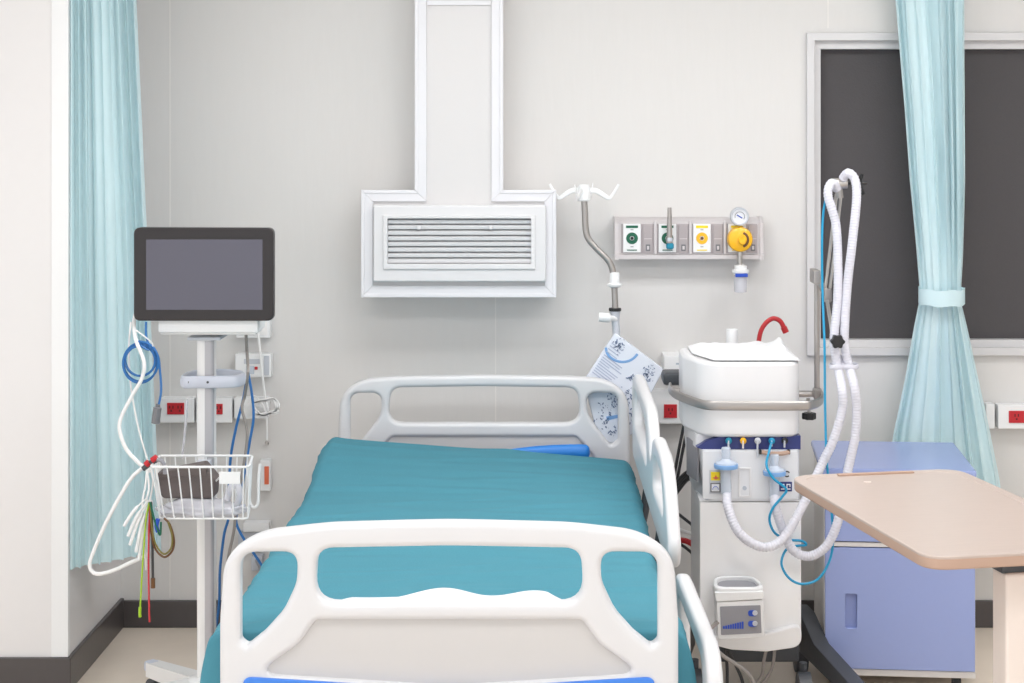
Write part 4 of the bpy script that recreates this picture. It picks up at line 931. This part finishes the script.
# ================================================================== OVERBED TABLE
ot = thing('overbed_table', (0, 0, 0), 'beige overbed table with a cream post beside the blue cabinet', 'table')
TA = Vector((.628, 4.615, 0)); ta = math.radians(11.5)
ot.location = TA; ot.rotation_euler = (0, 0, ta)      # local: x across the end, -y towards the camera
TW, TL, TZ = .475, .895, .80
MB().prism(rpoly([(0, 0, .08), (TW, 0, .07), (TW, -TL, .06), (0, -TL, .06)], 9), TZ - .030, TZ - .003, XY, .006, 3).build('tabletop', 'tedge', ot)
rim = rpoly([(0, 0, .08), (TW, 0, .07), (TW, -TL, .06), (0, -TL, .06)], 9)
inn = rpoly([(.028, -.028, .06), (TW - .028, -.028, .05), (TW - .028, -TL + .028, .04), (.028, -TL + .028, .04)], 6)
tpm = MB().prism(inn, TZ - .006, TZ - .0015, XY).build('top_surface', 'table', ot)
MB().plate(rim, [inn], .008, .003, lambda u, v, w: (u, v, TZ - .004 + w)).build('raised_rim', 'table', ot)
MB().box(.13, .34, -.034, -.018, TZ - .002, TZ + .0035, .0015).build('rim_groove', 'tedge', ot)
c = at(866, 486, 4.45); 
MB().prism(rpoly([(.165, -.115, .004), (.186, -.118, .006), (.182, -.126, .004), (.166, -.124, .004)]), TZ - .003, TZ + .0005, XY).build('top_chip', 'cream', tpm)['label'] = 'small pale chip in the laminate'
PX0, PX1, PY0, PY1 = .207, .327, -.835, -.765
MB().box(PX0, PX1, PY0, PY1, .10, .740, .008, 3).build('post', 'cream', ot)
MB().box(PX0 - .006, PX1 + .006, PY0 + .008, PY1 + .03, .738, .772, .004).build('post_fitting', 'dark', ot)
b = MB(); b.box(PX0 - .1, PX1 + .1, PY0 - .0, PY1 + .0, .07, .11, .006)
b.build('base_beam', 'cream', ot)
for x in (PX0 - .1, PX1 + .06):
    bl_ = MB().box(x, x + .04, -.9, -.06, .065, .10, .006).build('base_leg', 'cream', ot)
    for y in (-.86, -.1):
        MB().cyl((x + .008, y, .032), (x + .032, y, .032), .032).build('castor', 'dark', bl_)

# ================================================================== CAMERA, LIGHT, VIEW
cam = bpy.data.cameras.new('camera'); co = bpy.data.objects.new('camera', cam); C.objects.link(co)
co.location = (0, 0, HC); co.rotation_euler = (PI / 2, 0, 0)
cam.sensor_fit = 'HORIZONTAL'; cam.sensor_width = 36; cam.lens = F / 1024 * 36
cam.shift_x = (512 - CX) / 1024; cam.shift_y = -(341.5 - CY) / 1024; cam.clip_end = 60
S = bpy.context.scene; S.camera = co
wl = bpy.data.worlds.new('room light'); S.world = wl; wl.use_nodes = True
bg = wl.node_tree.nodes['Background']; bg.inputs[0].default_value = (.955, .975, 1.0, 1); bg.inputs[1].default_value = 1.24
S.view_settings.view_transform = 'Standard'; S.view_settings.look = 'None'; S.view_settings.exposure = 0.04; S.view_settings.gamma = 1; S.view_settings.use_curve_mapping = False
S.cycles.max_bounces = 8; S.cycles.transparent_max_bounces = 16
for o in bpy.data.objects:
    if '_o' in o: del o['_o']
